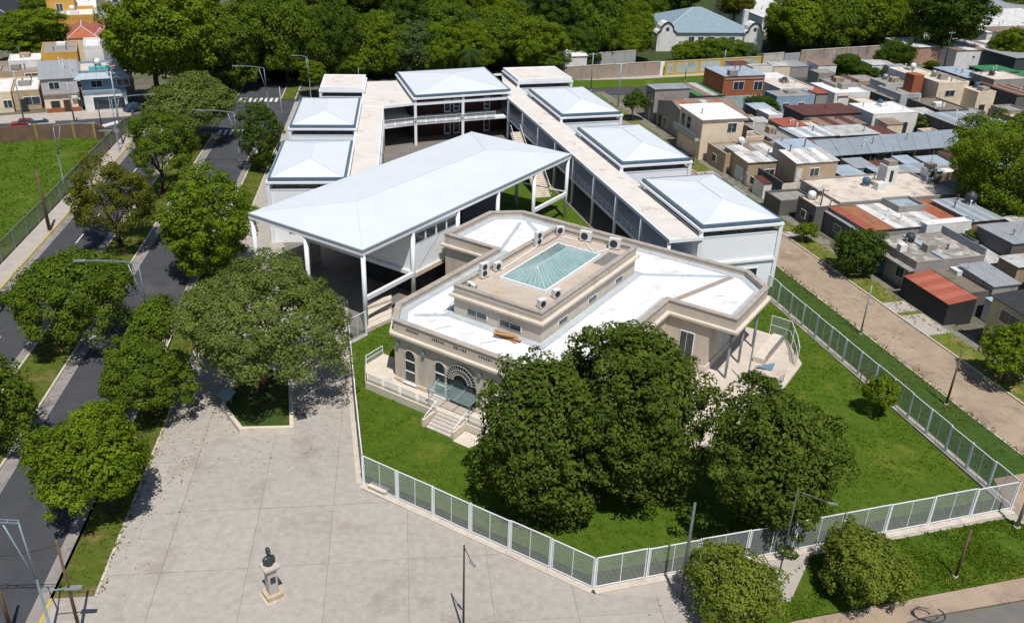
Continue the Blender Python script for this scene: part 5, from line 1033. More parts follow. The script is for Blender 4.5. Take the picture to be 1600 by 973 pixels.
house('pale blue-grey shed left of the dark tree', [(110.18,254.36),(123.49,258.44),(116.89,280.04),(103.57,275.97)], 5.0, WHT, S_BLU, 'sheet', n=6, tilt=(0, 0, .6, .6))
house('white shed at the top above the blue-grey shed', [(118.88,283.89),(135.41,288.95),(129.02,309.86),(112.49,304.81)], 5.0, WHT, S_WHT, 'sheet', n=6, tilt=(0, 0, .6, .6))
house('brown old shed beside the white sheds', [(132.43,248.53),(152.91,254.79),(149.04,267.44),(128.56,261.18)], 5.0, WHT, S_OLD, 'sheet', n=6, tilt=(0, 0, .6, .6))
house('white sheet roof right behind the villa', [(69.21,268.31),(81.7,272.13),(76.06,290.59),(63.56,286.77)], 5.0, WHT, S_WHT, 'sheet', n=6, tilt=(0, 0, .6, .6))
house('white roof at the top right of the villa', [(68.0,291.0),(81.8,295.21),(76.81,311.52),(63.02,307.3)], 5.0, WHT, S_WHT, 'sheet', n=6, tilt=(0, 0, .6, .6))
house('white roofed shed at the far top right corner', [(142.96,312.65),(165.54,319.55),(160.6,335.71),(138.02,328.8)], 5.0, WHT, S_WHT, 'sheet', n=6, tilt=(0, 0, .6, .6))

# --- villa with grey hipped roof and scrolled white gables
vq = [(36.61,239.79),(61.69,244.21),(57.68,266.96),(32.6,262.54)]; vq = [vq[0], vq[1], lerp(vq[1], vq[2], 1.0), lerp(vq[0], vq[3], 1.0)]
vf = Fr(-10); t = thing('villa', 'white villa with grey hipped sheet roof and scrolled white gables', 'house', (*vq[0], 0))
part(MB().prism(vq, 0, 4.6, False), 'wall', WHT, t)
hip(inset(vq, -.5), 4.6, 9.2, sheet_m('sheet_villa', (.22, .30, .34), az=10, per=.9), t)
for e, lb in ((.0, 'gable_front'), (1., 'gable_front')):
    base = lerp(vq[0], vq[1], .03 if e == 0 else .97); ex = Vector((vq[1][0] - vq[0][0], vq[1][1] - vq[0][1])).normalized(); n = Vector((ex.y, -ex.x))
    prof = [(-2.6, 0), (2.6, 0), (2.6, 4.4), (2.2, 5.0), (1.7, 5.2), (1.5, 6.2), (.8, 7.0), (0, 7.3), (-.8, 7.0), (-1.5, 6.2), (-1.7, 5.2), (-2.2, 5.0), (-2.6, 4.4)]
    f = lambda x, z, o: (base[0] + ex.x * x + n.x * o, base[1] + ex.y * x + n.y * o, z)
    mb = MB(); A = [f(x, z, 1.2) for x, z in prof]; B = [f(x, z, -3.0) for x, z in prof]; mb.face(A)
    for i in range(len(A)): j = (i + 1) % len(A); mb.face([A[j], A[i], B[i], B[j]])
    g = part(mb, 'gable_front', WHT, t)
    mb = MB()
    for i in range(2, len(prof) - 1): mb.beam((A[i][0], A[i][1], A[i][2] + .05), (A[i + 1][0], A[i + 1][1], A[i + 1][2] + .05), .5, .22)
    part(mb, 'gable_trim', dark_steel, g); part(MB().tube(f(0, 5.6, 1.18), f(0, 5.6, 1.3), .45, n=14), 'round_window', dark_steel, g)
a, b = vq[0], vq[1]; L = dist2(a, b)
for k in (.28, .38, .50, .62, .72): flat_window(a, b, L * k, L * k + 1.6, 1.2, 3.6, t)
c = lerp(vq[1], vq[2], .35); part(MB().box((c[0], c[1], 4), (1.2, 1.2, 5.2), .17), 'chimney', WHT, t)
# --- boundary walls beyond the back street
def bwall(label, a, b, h, m, panels=0, name='boundary_wall'):
    t = thing(name, label, 'wall', (a[0], a[1], 0)); L = dist2(a, b)
    part(along(a[:2], b[:2], 0, L, 0, h, 0, MB(), .25), 'wall_face', m, t)
    part(along(a[:2], b[:2], 0, L, h, h + .1, .06, MB(), .37), 'coping', kerb_m, t)
    if panels:
        for k in range(panels + 1):
            x = L * k / panels; part(along(a[:2], b[:2], max(0, x - .15), min(L, x + .15), 0, h + .15, .1, MB(), .4), 'pier', m, t)
    return t
OLDW = hm('old_wall', (.36, .29, .24), (.45, .22, .14), .44, .6)
bwall('long stained grey-pink boundary wall left of the mural', (10.14,200.36,0.0), (32.19,209.67,0.0), 3.1, OLDW, 6)
wm = bwall('yellow-framed mural wall with pale blue painted panels', (33.31,209.19,0.0), (57.75,219.35,0.0), 3.2, mat('mural_yellow', (.58, .36, .03), (.50, .30, .03), 1., .7))
a, b = (33.31,209.19,0.0), (57.75,219.35,0.0); L = dist2(a, b)
for k, (x0, x1) in enumerate(((.02, .08), (.11, .33), (.36, .56), (.60, .75), (.78, .97))):
    part(along(a[:2], b[:2], L * x0, L * x1, .5, 2.8, .05, MB(), .06), 'painted_panel', mat('mural_panel_%d' % (k % 3), ((.42, .50, .54), (.30, .42, .48), (.50, .52, .50))[k % 3], ((.20, .28, .36), (.45, .40, .25), (.28, .36, .45))[k % 3], .9, .7, stain=((.5, .42, .2), (.18, .26, .32), (.42, .5, .55))[k % 3], sscale=.6, samt=.5), wm)
tag(MB().prism([(32.03,209.65,0.0)[:2], (33.29,210.19,0.0)[:2], (33.39,210.87,0.0)[:2], (32.12,210.33,0.0)[:2]], 0, 3.0).build('white_gate', white_wall), 'white sheet gate between the stained wall and the mural', 'gate')
bwall('plain white-grey boundary wall right of the mural', (58.4,220.17,0.0), (64.17,223.3,0.0), 3.6, hm('wall_pale', (.50, .46, .42)))
tag(MB().prism([(64.33,223.33,0.0)[:2], (68.7,225.53,0.0)[:2], (69.02,226.7,0.0)[:2], (64.62,224.48,0.0)[:2]], 0, 3.2).build('grey_gate', S_GRY), 'dark grey sheet gate in the boundary wall', 'gate')
bwall('tall weathered pier-and-panel wall below the big trees', (68.87,225.56,0.0), (101.86,240.54,0.0), 3.8, hm('wall_weathered', (.34, .28, .24), (.15, .13, .12), .5, .5), 5)
bwall('flat grey upper wall behind the stained boundary wall', (9.31,210.02,0.0), (27.57,219.38,0.0), 3.6, hm('wall_upper', (.40, .40, .39)))
house('white gabled sheds among the trees behind the boundary wall', [(6.97,206.48),(15.16,208.99),(10.6,223.92),(2.41,221.41)], 4.0, WHT, S_WHT, 'gable', n=4, rh=1.5)

# --- terraced houses across the field
A_ = -24
q = [(-79.65,161.5),(-72.84,164.53),(-76.29,172.27),(-83.09,169.24)]; t = house('blue-grey corner house with white shopfront', q, 7.4, BLU, R_BEI, par=.4, wins=[(0, 1.6, 3.6, 4.3, 5.6), (0, 6.0, 8.2, 4.3, 5.6), (1, 3, 5, 4.0, 5.4)])
a, b = q[0], q[1]; L = dist2(a, b); part(along(a, b, .1, L - .1, 0, 3.4, .6, MB(), .6), 'shopfront_wall', WHT, t)
for k in range(2): w = part(along(a, b, L * (.2 + .36 * k), L * (.2 + .36 * k) + 2.8, .4, 2.8, .66, MB(), .1), 'shop_window', white_wall, t); part(along(a, b, L * (.2 + .36 * k) + .12, L * (.2 + .36 * k) + 2.68, .5, 2.7, .69, MB(), .06), 'pane', win_glass, w)
roof_sheets(t, [(*inset(q, -1.1)[0], 6.1), (*inset(q, -1.1)[1], 6.1), (*q[1], 7.0), (*q[0], 7.0)], 5, [S_BLU], 'awning_sheet'); part(along(a, b, 0, L, 3.4, 3.9, .75, MB(), .8), 'fascia', BLU, t)
pool = (-77.73,165.69,7.2); tag(MB().box((pool[0], pool[1], 7.05), (3.6, 1.6, .35), .42).build('paddling_pool', mat('pool_blue', (.05, .45, .5), None, 2., .4)), 'turquoise paddling pool on the blue-grey corner house terrace', 'pool')
q = [(-85.88,159.43),(-80.36,161.89),(-83.28,168.46),(-88.81,166.0)]; t = house('cream and grey house with grey sheet roof next to the corner house', q, 6.5, hm('house_lilac', (.46, .45, .47)), S_GRY, 'sheet', tilt=(-.3, -.3, 1.4, 1.4), n=6, over=.3, wins=[(0, 1.2, 3.0, 4.3, 5.6), (0, 5.8, 7.6, 4.3, 5.6)])
a, b = q[0], q[1]; L = dist2(a, b); part(along(a, b, .1, L - .1, 0, 3.3, .12, MB(), .1), 'ground_floor_wall', CRM, t); part(along(a, b, .1, L - .1, 0, .9, .17, MB(), .06), 'brick_dado', BRK, t); part(along(a, b, 0, L, 3.3, 3.6, .5, MB(), .55), 'balcony_slab', GRY, t)
for x, c in ((1.0, None), (5.5, None)): w = part(along(a, b, x, x + 1.5, 1.0, 2.2, .17, MB(), .06), 'window', dark_in, t)
part(along(a, b, 3.1, 4.2, 0, 2.3, .19, MB(), .06), 'door', DOORC['brown'], t); part(along(a, b, 4.6, 5.6, 2.6, 3.1, .7, MB(), .6), 'wall_unit', ac_m, t)
q = [(-92.15,160.68),(-88.12,162.47),(-92.82,173.02),(-96.84,171.23)]; house('low ochre-fronted house with cluttered white roof', q, 3.6, hm('ochre_pale', (.50, .38, .24)), R_WHT, par=.3, wins=[(0, 1.6, 4.4, .9, 2.4)], doors=[(0, 5.0, 5.8, .1, 2.1, 'brown')])
q = [(-97.28,157.1),(-91.76,159.55),(-96.38,169.91),(-101.89,167.46)]; house('low cream house with grey awning cut by the left edge', q, 3.8, CRM, R_WHT, par=.3, wins=[(0, 4.5, 6.0, .9, 2.3)], doors=[(0, 7.2, 8.4, .1, 2.3, 'dark')])
q = [(-99.22,170.29),(-93.05,173.04),(-95.49,178.5),(-101.65,175.75)]; house('rubble-strewn rear house with dark opening', q, 4.8, hm('rear_wall', (.40, .30, .22)), R_GRY, par=.4, wins=[(0, 4.2, 6.6, 2.4, 4.2)])
q = [(-82.29,170.64),(-75.69,173.58),(-79.15,181.35),(-85.75,178.42)]; house('white upper storey with dark doorway above the corner house', q, 10.0, WHT, R_WHT, par=.5, z0=6.5, doors=[(0, 5.6, 6.8, 7.0, 9.0, 'dark'), (0, 3.2, 5.2, 7.4, 9.2, 'grey')])
q = [(-92.98,174.99),(-87.16,177.58),(-91.7,187.79),(-97.52,185.19)]; house('bright ochre side wall house behind the grey roof', q, 7.5, OCH, R_GRY, par=.2)
q = [(-99.66,174.92),(-94.41,177.26),(-97.0,183.08),(-102.26,180.74)]; house('long white garden wall block below the broad tree', q, 5.8, WHT, R_WHT, par=.2)
q = [(-97.32,195.49),(-92.11,197.81),(-97.47,209.85),(-102.68,207.53)]; house('house with orange clay tile roof and grey chimney', q, 6.4, CRM, TILE, 'hip', rh=2.0)
q = [(-92.96,198.19),(-89.28,199.83),(-96.44,215.92),(-100.12,214.28)]; house('darker red tiled roof beside the orange tiled house', q, 6.4, CRM, S_RED, 'hip', rh=2.0)
q = [(-111.58,215.71),(-102.24,219.86),(-107.76,232.27),(-117.1,228.11)]; house('ochre two-storey house with white terrace at the top', q, 7.4, OCH, R_WHT, par=.8, wins=[(0, 6.5, 9.0, 3.2, 5.2), (0, 3.0, 4.2, 3.4, 4.8)])
q = [(-116.42,226.34),(-110.68,228.89),(-116.9,242.88),(-122.65,240.32)]; house('upper ochre storey with dark window at the top', q, 9.5, OCH, R_GRY, par=.3, wins=[(0, 2, 3.6, 6.0, 8.4)])
q = [(-104.31,223.08),(-100.27,224.88),(-105.19,235.95),(-109.24,234.15)]; house('pale sheet shed roof beside the ochre house', q, 5.6, WHT, S_BLU, 'sheet', n=4)
q = [(-104.51,232.3),(-99.81,234.39),(-106.43,249.26),(-111.13,247.17)]; house('orange-brown rendered house partly behind the huge tree', q, 7.0, hm('orange_wall', (.42, .16, .06)), R_GRY, par=.2, wins=[(0, 2.6, 3.8, 3.2, 4.8)])
q = [(-128.31,215.66),(-121.33,218.77),(-131.96,242.64),(-138.93,239.53)]; house('old dark grey pitched roof at the top left corner', q, 6.0, GRY, R_SLT, 'hip', rh=2.5)
q = [(-113.2,233.61),(-108.5,235.7),(-116.17,252.94),(-120.87,250.84)]; house('white house with pale terrace behind the ochre house', q, 6.5, WHT, R_WHT, par=.3, wins=[(0, 2, 3.4, 3, 4.4)])
field_mesh = glassy('field_mesh', (.20, .21, .19), .8, 0., .55); field_board = hm('field_board', (.26, .26, .18), (.16, .17, .12))
# brick wall and mesh fence round the field
fw = thing('field_wall', 'curved brown brick wall with posts at the end of the sports field', 'wall', (-84.5,140.62,0.0))
pts = [(-90.02,137.48,0.0)[:2], (-84.68,140.96,0.0)[:2], (-79.59,143.42,0.0)[:2], (-74.23,145.21,0.0)[:2], (-70.97,145.62,0.0)[:2], (-68.64,143.67,0.0)[:2]]
for i in range(len(pts) - 1):
    part(along(pts[i], pts[i + 1], 0, dist2(pts[i], pts[i + 1]), 0, 2.6, 0, MB(), .2), 'wall_length', hm('field_brick', (.17, .105, .075), (.10, .075, .06), .5, .7), fw)
    part(MB().box((*pts[i], 0), (.4, .4, 2.75)), 'pier', hm('mossy_pier', (.28, .24, .09)), fw)
ff = thing('field_fence', 'long dark mesh fence along the sports field pavement', 'fence', (*AV(-47.4, 157), 0))
for k in range(24):
    u = 157 - k * 4.2; part(MB().box((*AV(-47.4, u), 0), (.1, .1, 2.5), AV.rz), 'post', grey_steel, ff)
    if u > 66: part(MB().face([AV(-47.4, u, .1), AV(-47.4, u - 4.2, .1), AV(-47.4, u - 4.2, 2.4), AV(-47.4, u, 2.4)]), 'mesh_panel', field_mesh if u < 128 else field_board, ff); part(MB().beam(AV(-47.4, u, 2.42), AV(-47.4, u - 4.2, 2.42), .06, .06), 'top_rail', grey_steel, ff)

# ------------------------------------------------------------------ yard sheds, walls and roof clutter that fill the blocks
def inside(p, q, g=0.):
    return all((q[(i + 1) % 4][0] - q[i][0]) * (p[1] - q[i][1]) - (q[(i + 1) % 4][1] - q[i][1]) * (p[0] - q[i][0]) > -g * dist2(q[i], q[(i + 1) % 4]) for i in range(4))
rnd = random.Random(21); BASEQ = list(HQ); placed = []; used_l = {}
def short(l): return ' '.join(l.split()[:7]) if len(l.split()) > 8 else l
KINDS = [('rusty sheet lean-to', S_OLD, 'sheet'), ('grey sheet lean-to', S_GRY, 'sheet'), ('pale sheet shed', S_PAL, 'sheet'), ('screed-topped outbuilding', R_GRY, 'flat'), ('pale-topped outbuilding', R_BEI, 'flat'), ('white outbuilding', R_WHT, 'flat'), ('maroon sheet shed', S_MAR, 'sheet'), ('blue-grey shed', S_BLU, 'sheet')]
def yard(fr, w0, w1, u0, u1, n, wallset):
    tries = 0; k = 0
    while k < n and tries < 4000:
        tries += 1
        w, u = rnd.uniform(w0, w1), rnd.uniform(u0, u1); a, b = rnd.uniform(2.6, 6.2), rnd.uniform(2.6, 5.5)
        q = fr.rect(w - a / 2, u - b / 2, w + a / 2, u + b / 2); c = fr(w, u)
        pts = [c] + q + [lerp(q[i], q[(i + 1) % 4], .5) for i in range(4)]
        if any(inside(p, h[1], .1) for h in BASEQ for p in pts): continue
        if any(inside(p, h, .1) for h in placed for p in pts) or any(inside(p, q, .1) for h in placed for p in h): continue
        near = min(BASEQ, key=lambda h: dist2(c, lerp(lerp(h[1][0], h[1][2], .5), c, 0)))
        nm, m, kd = KINDS[rnd.randrange(len(KINDS))]; nc = lerp(near[1][0], near[1][2], .5); dx, dy = c[0] - nc[0], c[1] - nc[1]
        rel = ('right of' if dx > 0 else 'left of') if abs(dx) > abs(dy) else ('behind' if dy > 0 else 'in front of')
        lb = 'small %s %s the %s' % (nm, rel, ' '.join([x for x in near[0].split()][:9]))
        lb = ' '.join(lb.split()[:16])
        if lb in used_l: continue
        used_l[lb] = 1; placed.append(q); k += 1; z = rnd.uniform(2.3, 3.4)
        house(lb, q, z, wallset[rnd.randrange(len(wallset))], m, kd, par=rnd.choice((.1, .3)), n=rnd.randint(2, 3), tilt=(0, 0, .25, .25) if kd == 'sheet' else (0, 0, 0, 0), over=.1, name='shed', cat='shed', group='small sheds filling the yards')
yard(Fr(-17), 73.5, 110, 62, 150, 62, [GRY, TAN, WHT, DGR, CRM])
yard(Fr(-17), 108, 150, 110, 190, 34, [GRY, TAN, WHT, DGR, CRM])
yard(Fr(-24), -42, 2, 188, 240, 22, [GRY, CRM, WHT, OCH])
# vents, tanks and parapet stubs on the roofs
TK = [('dark', dark_steel), ('pale grey', grey_steel), ('blue', mat('tank_blue', (.05, .12, .22), None, 2., .5)), ('white', white_wall)]
for i, (lb, q, z, kd, t, tl) in enumerate(BASEQ):
    L0, L1 = dist2(q[0], q[1]), dist2(q[1], q[2])
    if min(L0, L1) < 4: continue
    zr = z - (.3 if kd == 'flat' else .1)
    for k in range(rnd.randint(1, 3)):
        p = lerp(lerp(q[0], q[1], rnd.uniform(.12, .88)), lerp(q[3], q[2], rnd.uniform(.12, .88)), rnd.uniform(.1, .9)); h = rnd.uniform(.6, 1.1) + tl
        part(MB().tube((*p, zr), (*p, zr + h), .09, n=7).lathe([(.16, h - .02), (.16, h + .1), (0, h + .16)], (*p, zr), 7), 'vent_pipe', rnd.choice((grey_steel, white_wall, wood_pole)), t)
    if kd == 'flat' and rnd.random() < .6:
        nm, m = TK[rnd.randrange(4)]; p = lerp(lerp(q[0], q[1], rnd.uniform(.2, .8)), lerp(q[3], q[2], rnd.uniform(.2, .8)), rnd.uniform(.55, .85))
        tk = thing('water_tank', '%s water tank on the %s' % (nm, ' '.join(lb.split()[:9])), 'tank', (*p, zr), 'water tanks on house roofs')
        part(MB().lathe([(0, .35), (.55, .35), (.58, 1.0), (.45, 1.25), (.2, 1.35), (0, 1.35)], (*p, zr), 12), 'body', m, tk, smooth=True); part(MB().box((*p, zr), (.9, .9, .35)), 'stand', GRY, tk)
    if kd == 'flat' and rnd.random() < .7:
        a, b = rnd.uniform(1.2, 2.2), rnd.uniform(1.0, 1.8); p = lerp(lerp(q[0], q[1], rnd.uniform(.25, .75)), lerp(q[3], q[2], .5), rnd.uniform(.2, .8))
        part(MB().box((*p, zr), (a, b, rnd.uniform(.4, 1.3)), ST.rz), 'roof_hatch', rnd.choice((WHT, GRY, TAN)), t)
    if rnd.random() < .35:
        p = lerp(q[0], q[2], rnd.uniform(.3, .7)); mb = MB().tube((*p, zr), (*p, zr + 2.6 + tl), .03, n=5)
        for kk in range(4): mb.beam((p[0] - .5 + .05 * kk, p[1], zr + 2.5 + tl - .12 * kk), (p[0] + .5 - .05 * kk, p[1], zr + 2.5 + tl - .12 * kk), .02, .02)
        part(mb, 'aerial', grey_steel, t)

# ------------------------------------------------------------------ street furniture
def lamp(label, X, Y, h, ang, arm=5.2, low=False, m=None, pole=True):
    m = m or steel_blue; t = thing('street_lamp', label, 'street lamp', (X, Y, .05), 'double-legged street lamps', world=False, rz=ang)
    hs = h * .52
    MB().lathe([(.13, 0), (.13, .5), (.09, .55), (.08, hs)], n=10).build('pole', m, t, smooth=True)
    MB().tube((0, 0, hs), (.12, 0, h), .05, .05, 8).build('leg', m, t, smooth=True); MB().tube((0, 0, hs * .95), (arm * .22, 0, h - .05), .045, .045, 8).build('leg', m, t, smooth=True)
    mb = MB(); N = 8
    pt = lambda s_: (.12 + arm * s_, 0, h + .35 * math.sin(s_ * 1.9))
    for i in range(N):
        for y in (-.13, .13):
            a, b = pt(i / N), pt((i + 1) / N); mb.beam((a[0], y, a[2]), (b[0], y, b[2]), .04, .05)
        a = pt(i / N); mb.beam((a[0], -.13, a[2]), (a[0], .13, a[2]), .05, .05)
    mb.build('arm', m, t)
    e = pt(1); hd = MB(); hd.prism([(e[0] - .1, -.2), (e[0] + 1.0, -.14), (e[0] + 1.0, .14), (e[0] - .1, .2)], e[2] - .06, e[2] + .08, True, True).build('luminaire', grey_steel, t)
    if low:
        MB().beam((0, 0, h * .40), (-1.6, 0, h * .42), .06, .08).build('low_arm', m, t); MB().prism([(-2.5, -.15), (-1.5, -.18), (-1.5, .18), (-2.5, .15)], h * .42 - .05, h * .42 + .08, True, True).build('low_luminaire', grey_steel, t)
    return t
LA = AV.rz + math.pi                          # arms over the avenue, to the west
q = (-28.34,40.37,9.1); lamp('tall blue-grey lamp at the bottom of the avenue verge, arm over the road', q[0], q[1], 9.2, LA, 4.6, True)
q = (-35.7,77.19,0.0); lamp('blue-grey lamp between the verge trees beside the planter tree', q[0], q[1], 9.0, LA, 4.8)
q = (-43.01,133.03,0.0); lamp('blue-grey lamp on the verge by the narrow dark tree', q[0], q[1], 8.6, LA, 4.6, True)
q = (-65.76,122.74,0.0); lamp('lamp at the sports field fence with its arm over the avenue', q[0], q[1], 8.6, AV.rz, 4.8)
q = (-46.81,164.64,0.0); lamp('lamp at the far zebra crossing by the left wing', q[0], q[1], 8.4, LA, 4.6)
q = (-41.17,175.12,0.0); lamp('lamp beside the small flat-roofed left block', q[0], q[1], 8.4, LA, 2.0)
q = (-64.09,138.51,0.0); lamp('lamp on the pavement corner of the cross street', q[0], q[1], 8.6, AV.rz + .25, 5.5, True)
def pole(label, q, r=.11, m=None, cross=0, ang=0., name='utility_pole', cat='pole', lean=(0, 0), arm=None):
    X, Y, h = q; m = m or grey_steel; t = thing(name, label, cat, (X, Y, .03), None, world=False, rz=ang)
    MB().tube((0, 0, 0), (lean[0], lean[1], h), r * 1.15, r * .75, 9).build('shaft', m, t, smooth=True)
    MB().lathe([(r * 2, 0), (r * 2, .18), (r * 1.2, .2)], n=9).build('footing', concrete, t)
    for k in range(cross):
        z = h - .35 - .7 * k; a = MB().beam((-.9 + lean[0], lean[1], z), (.9 + lean[0], lean[1], z), .09, .09).build('crossarm', wood_pole if m is wood_pole else grey_steel, t)
        for x in (-.8, -.3, .3, .8): MB().lathe([(.05, 0), (.07, .1), (.03, .2)], (x + lean[0], lean[1], z + .04), 7).build('insulator', white_wall, a)
    if arm:
        L, up = arm; a = MB().tube((0, 0, h - .1), (L, 0, h - .1 + up), .03, .025, 7).build('lamp_arm', m, t); MB().prism([(L - .1, -.09), (L + .45, -.06), (L + .45, .06), (L - .1, .09)], h - .14 + up, h - .05 + up, True, True).build('luminaire', grey_steel, a)
    return t
pole('brown wooden pole on the sports field pavement', (-59.4,105.11,8.15), .2, wood_pole)
pole('slim brown wooden pole by the bottom avenue lamp', (-26.66,40.6,7.72), .10, wood_pole)
pole('wooden pole cut by the bottom left corner', (-31.09,40.66,4.47), .12, wood_pole)
pole('dark lamp pole standing on the plaza at the bottom', (-2.4,41.71,7.43), .07, dark_steel, arm=(.9, -.5), ang=-1.0)
pole('leaning dark pole beside the bushy tree outside the front fence', (12.13,45.29,8.43), .12, mat('dark_grey_pole', (.13, .14, .14), (.09, .10, .10), 3., .6))
pole('pole with a small lamp arm rising behind the front verge bushes', (19.5,47.83,7.76), .05, MATS['dark_grey_pole'], arm=(2.2, -.5), ang=-.25)
pole('short rusty post in the front verge grass', (32.27,48.46,4.37), .10, wood_pole)
pole('pale post at the front right fence corner', (39.38,54.07,5.31), .13, concrete)
pole('slim pole on the side street verge near the long fence', (37.56,84.89,5.87), .08, grey_steel)
pole('wooden pole on the side street opposite the yellow house', (41.16,71.36,5.84), .10, wood_pole)
pole('pole before the patched rusty roof on the side street', (41.67,115.82,5.79), .12, wood_pole, 1, ST.rz)
pole('pole before the cream two-storey house', (34.5,151.4,4.62), .10, grey_steel, 1, ST.rz)
pole('pole at the back street corner left', (15.19,192.11,7.94), .12, grey_steel, 1, .3)
pole('pole at the back street corner by the small dark tree', (19.68,177.68,8.97), .12, steel_blue, 1, .3)
pole('pole in front of the mural wall', (37.34,204.61,4.14), .12, grey_steel, 1, .3)
pole('dark pole beside the white sheds', (106.74,230.37,8.78), .14, dark_steel, 1, .3)
pole('slim pole right of the dark towering tree', (116.59,243.1,9.35), .12, grey_steel)
pole('pole before the low cream house at the left edge', (-85.05,150.07,9.78), .11, grey_steel, 1, -.4)
pole('pole before the cream and grey terraced house', (-78.24,153.83,7.17), .12, grey_steel, 1, -.4)
pole('pole before the blue-grey corner house', (-65.24,142.63,11.96), .13, steel_blue, 1, -.4)
pole('short sign pole at the field wall corner', (-71.83,150.18,4.87), .10, dark_steel)
pole('pale corner pillar pole of the blue-grey house', (-74.72,166.39,6.68), .16, white_wall)
pole('slim pole between the far crossing and the left wing', (-40.9,151.74,8.18), .10, grey_steel)
pole('pole by the side street garage house', (28.7,141.17,3.45), .10, dark_steel)
pole('pole behind the boundary wall hedge', (48.64,217.85,4.74), .12, grey_steel)
pole('pole by the boundary wall trees', (73.88,216.36,5.9), .10, grey_steel)
pole('slim pole behind the small flat left block', (-33.97,188.71,3.86), .08, grey_steel)
# overhead wires
def wire(label, a, b, sag=.5, n=12):
    mb = MB(); a, b = Vector(a), Vector(b)
    pts = [a.lerp(b, i / n) - Vector((0, 0, sag * 4 * (i / n) * (1 - i / n))) for i in range(n + 1)]
    for i in range(n): mb.tube(pts[i], pts[i + 1], .018, n=4, caps=False)
    tag(mb.build('overhead_wire', dark_steel), label, 'wire')
a, b, c = (-26.66,40.6,7.72), (-59.4,105.11,8.15), (-31.09,40.66,4.47)
wire('black overhead wire from the slim wooden pole towards the left edge', (a[0], a[1], a[2] - .3), (c[0] - 2, c[1] + 2, c[2] - .2), .3)
a, b = (41.67,115.82,5.79), (34.5,151.4,4.62)
wire('overhead wire along the side street houses, upper', (a[0], a[1], a[2] - .3), (b[0], b[1], b[2] - .3), .7); wire('overhead wire along the side street houses, lower', (a[0], a[1], a[2] - .9), (b[0], b[1], b[2] - .9), .8)
a, b = (19.68,177.68,8.97), (34.5,151.4,4.62); wire('overhead wire from the back street corner to the cream house', (a[0], a[1], a[2] - .3), (b[0], b[1], b[2] - .3), .9)

# ------------------------------------------------------------------ cars
def car(label, X, Y, ang, paint, group=None):
    t = thing('parked_car', label, 'car', (X, Y, .02), group, world=False, rz=ang)
    prof = [(-2.1, .35, .78), (-2.05, .75, .84), (-1.5, .86, .86), (-.55, .92, .87), (.95, .92, .87), (1.75, .88, .86), (2.08, .72, .82), (2.1, .35, .78)]
    mb = MB(); k = []
    for x, z, w in prof: k.append([(x, -w, .25), (x, -w, z), (x, -w * .86, z + .03), (x, w * .86, z + .03), (x, w, z), (x, w, .25)])
    for i in range(len(k) - 1):
        for j in range(5): mb.face([k[i][j], k[i + 1][j], k[i + 1][j + 1], k[i][j + 1]])
    mb.face(k[0][::-1]); mb.face(k[-1]); body = mb.build('body', paint, t, fix=True)
    cab = [(-1.75, .88, .80), (-1.15, 1.40, .66), (.35, 1.46, .66), (1.15, .92, .80)]; mb = MB()
    c = [[(x, -w, z), (x, w, z)] for x, z, w in cab]
    mb.face([c[1][0], c[2][0], c[2][1], c[1][1]]); mb.build('roof_panel', paint, t)
    for nm, i in (('rear_window', 0), ('windscreen', 2)): MB().face([c[i][0], c[i + 1][0], c[i + 1][1], c[i][1]]).build(nm, win_glass, t)
    for s_ in (0, 1): MB().face([c[0][s_], c[1][s_], c[2][s_], c[3][s_]]).build('side_window', win_glass, t)
    for x in (-1.3, 1.3):
        for y in (-.8, .8):
            w = MB().tube((x, y - .1, .32), (x, y + .1, .32), .32, n=14).build('wheel', dark_steel, t); MB().tube((x, y - .12, .32), (x, y + .12, .32), .18, n=10).build('rim', grey_steel, w)
    for y in (-.6, .6): MB().box((2.07, y, .6), (.06, .32, .14)).build('headlight', white_wall, t); MB().box((-2.09, y, .62), (.05, .28, .14)).build('tail_light', mat('tail_red', (.3, .01, .01), None, 2., .3), t)
paint = lambda n, c: mat('car_' + n, c, tuple(x * .9 for x in c), 1., .25, spec=.6)
q = (-85.45,150.42,0.0); car('dark red car on the cross street beyond the field wall', q[0], q[1], .42 + math.pi, paint('red', (.22, .012, .02)))
q = (-82.43,150.81,0.0); car('silver car behind the dark red car on the cross street', q[0], q[1], .42, paint('silver', (.45, .47, .49)))
q = (-71.32,163.57,0.0); car('dark blue car at the corner in the tree shade', q[0], q[1], 1.0, paint('blue', (.015, .05, .12)))
q = (55.05,148.34,0.0); car('dark teal car under the long car shelter', q[0], q[1], ST.rz + 1.57, paint('teal', (.04, .09, .10)))
q = (57.55,148.28,0.0); car('white car under the middle of the long car shelter', q[0], q[1], ST.rz + 1.57, paint('white', (.6, .6, .6)))
q = (59.84,148.9,0.0); car('white pickup-like car at the end of the long car shelter', q[0], q[1], ST.rz + 1.57, paint('white', (.6, .6, .6)))
q = (-55.16,84.44,0.0); car('dark car cut by the left edge on the avenue', q[0], q[1], AV.rz + 1.57, paint('dark', (.02, .025, .03)))
q = (-54.04,191.52,0.0); car('dark car beyond the far zebra crossing', q[0], q[1], AV.rz + 1.57, paint('dark', (.02, .025, .03)))

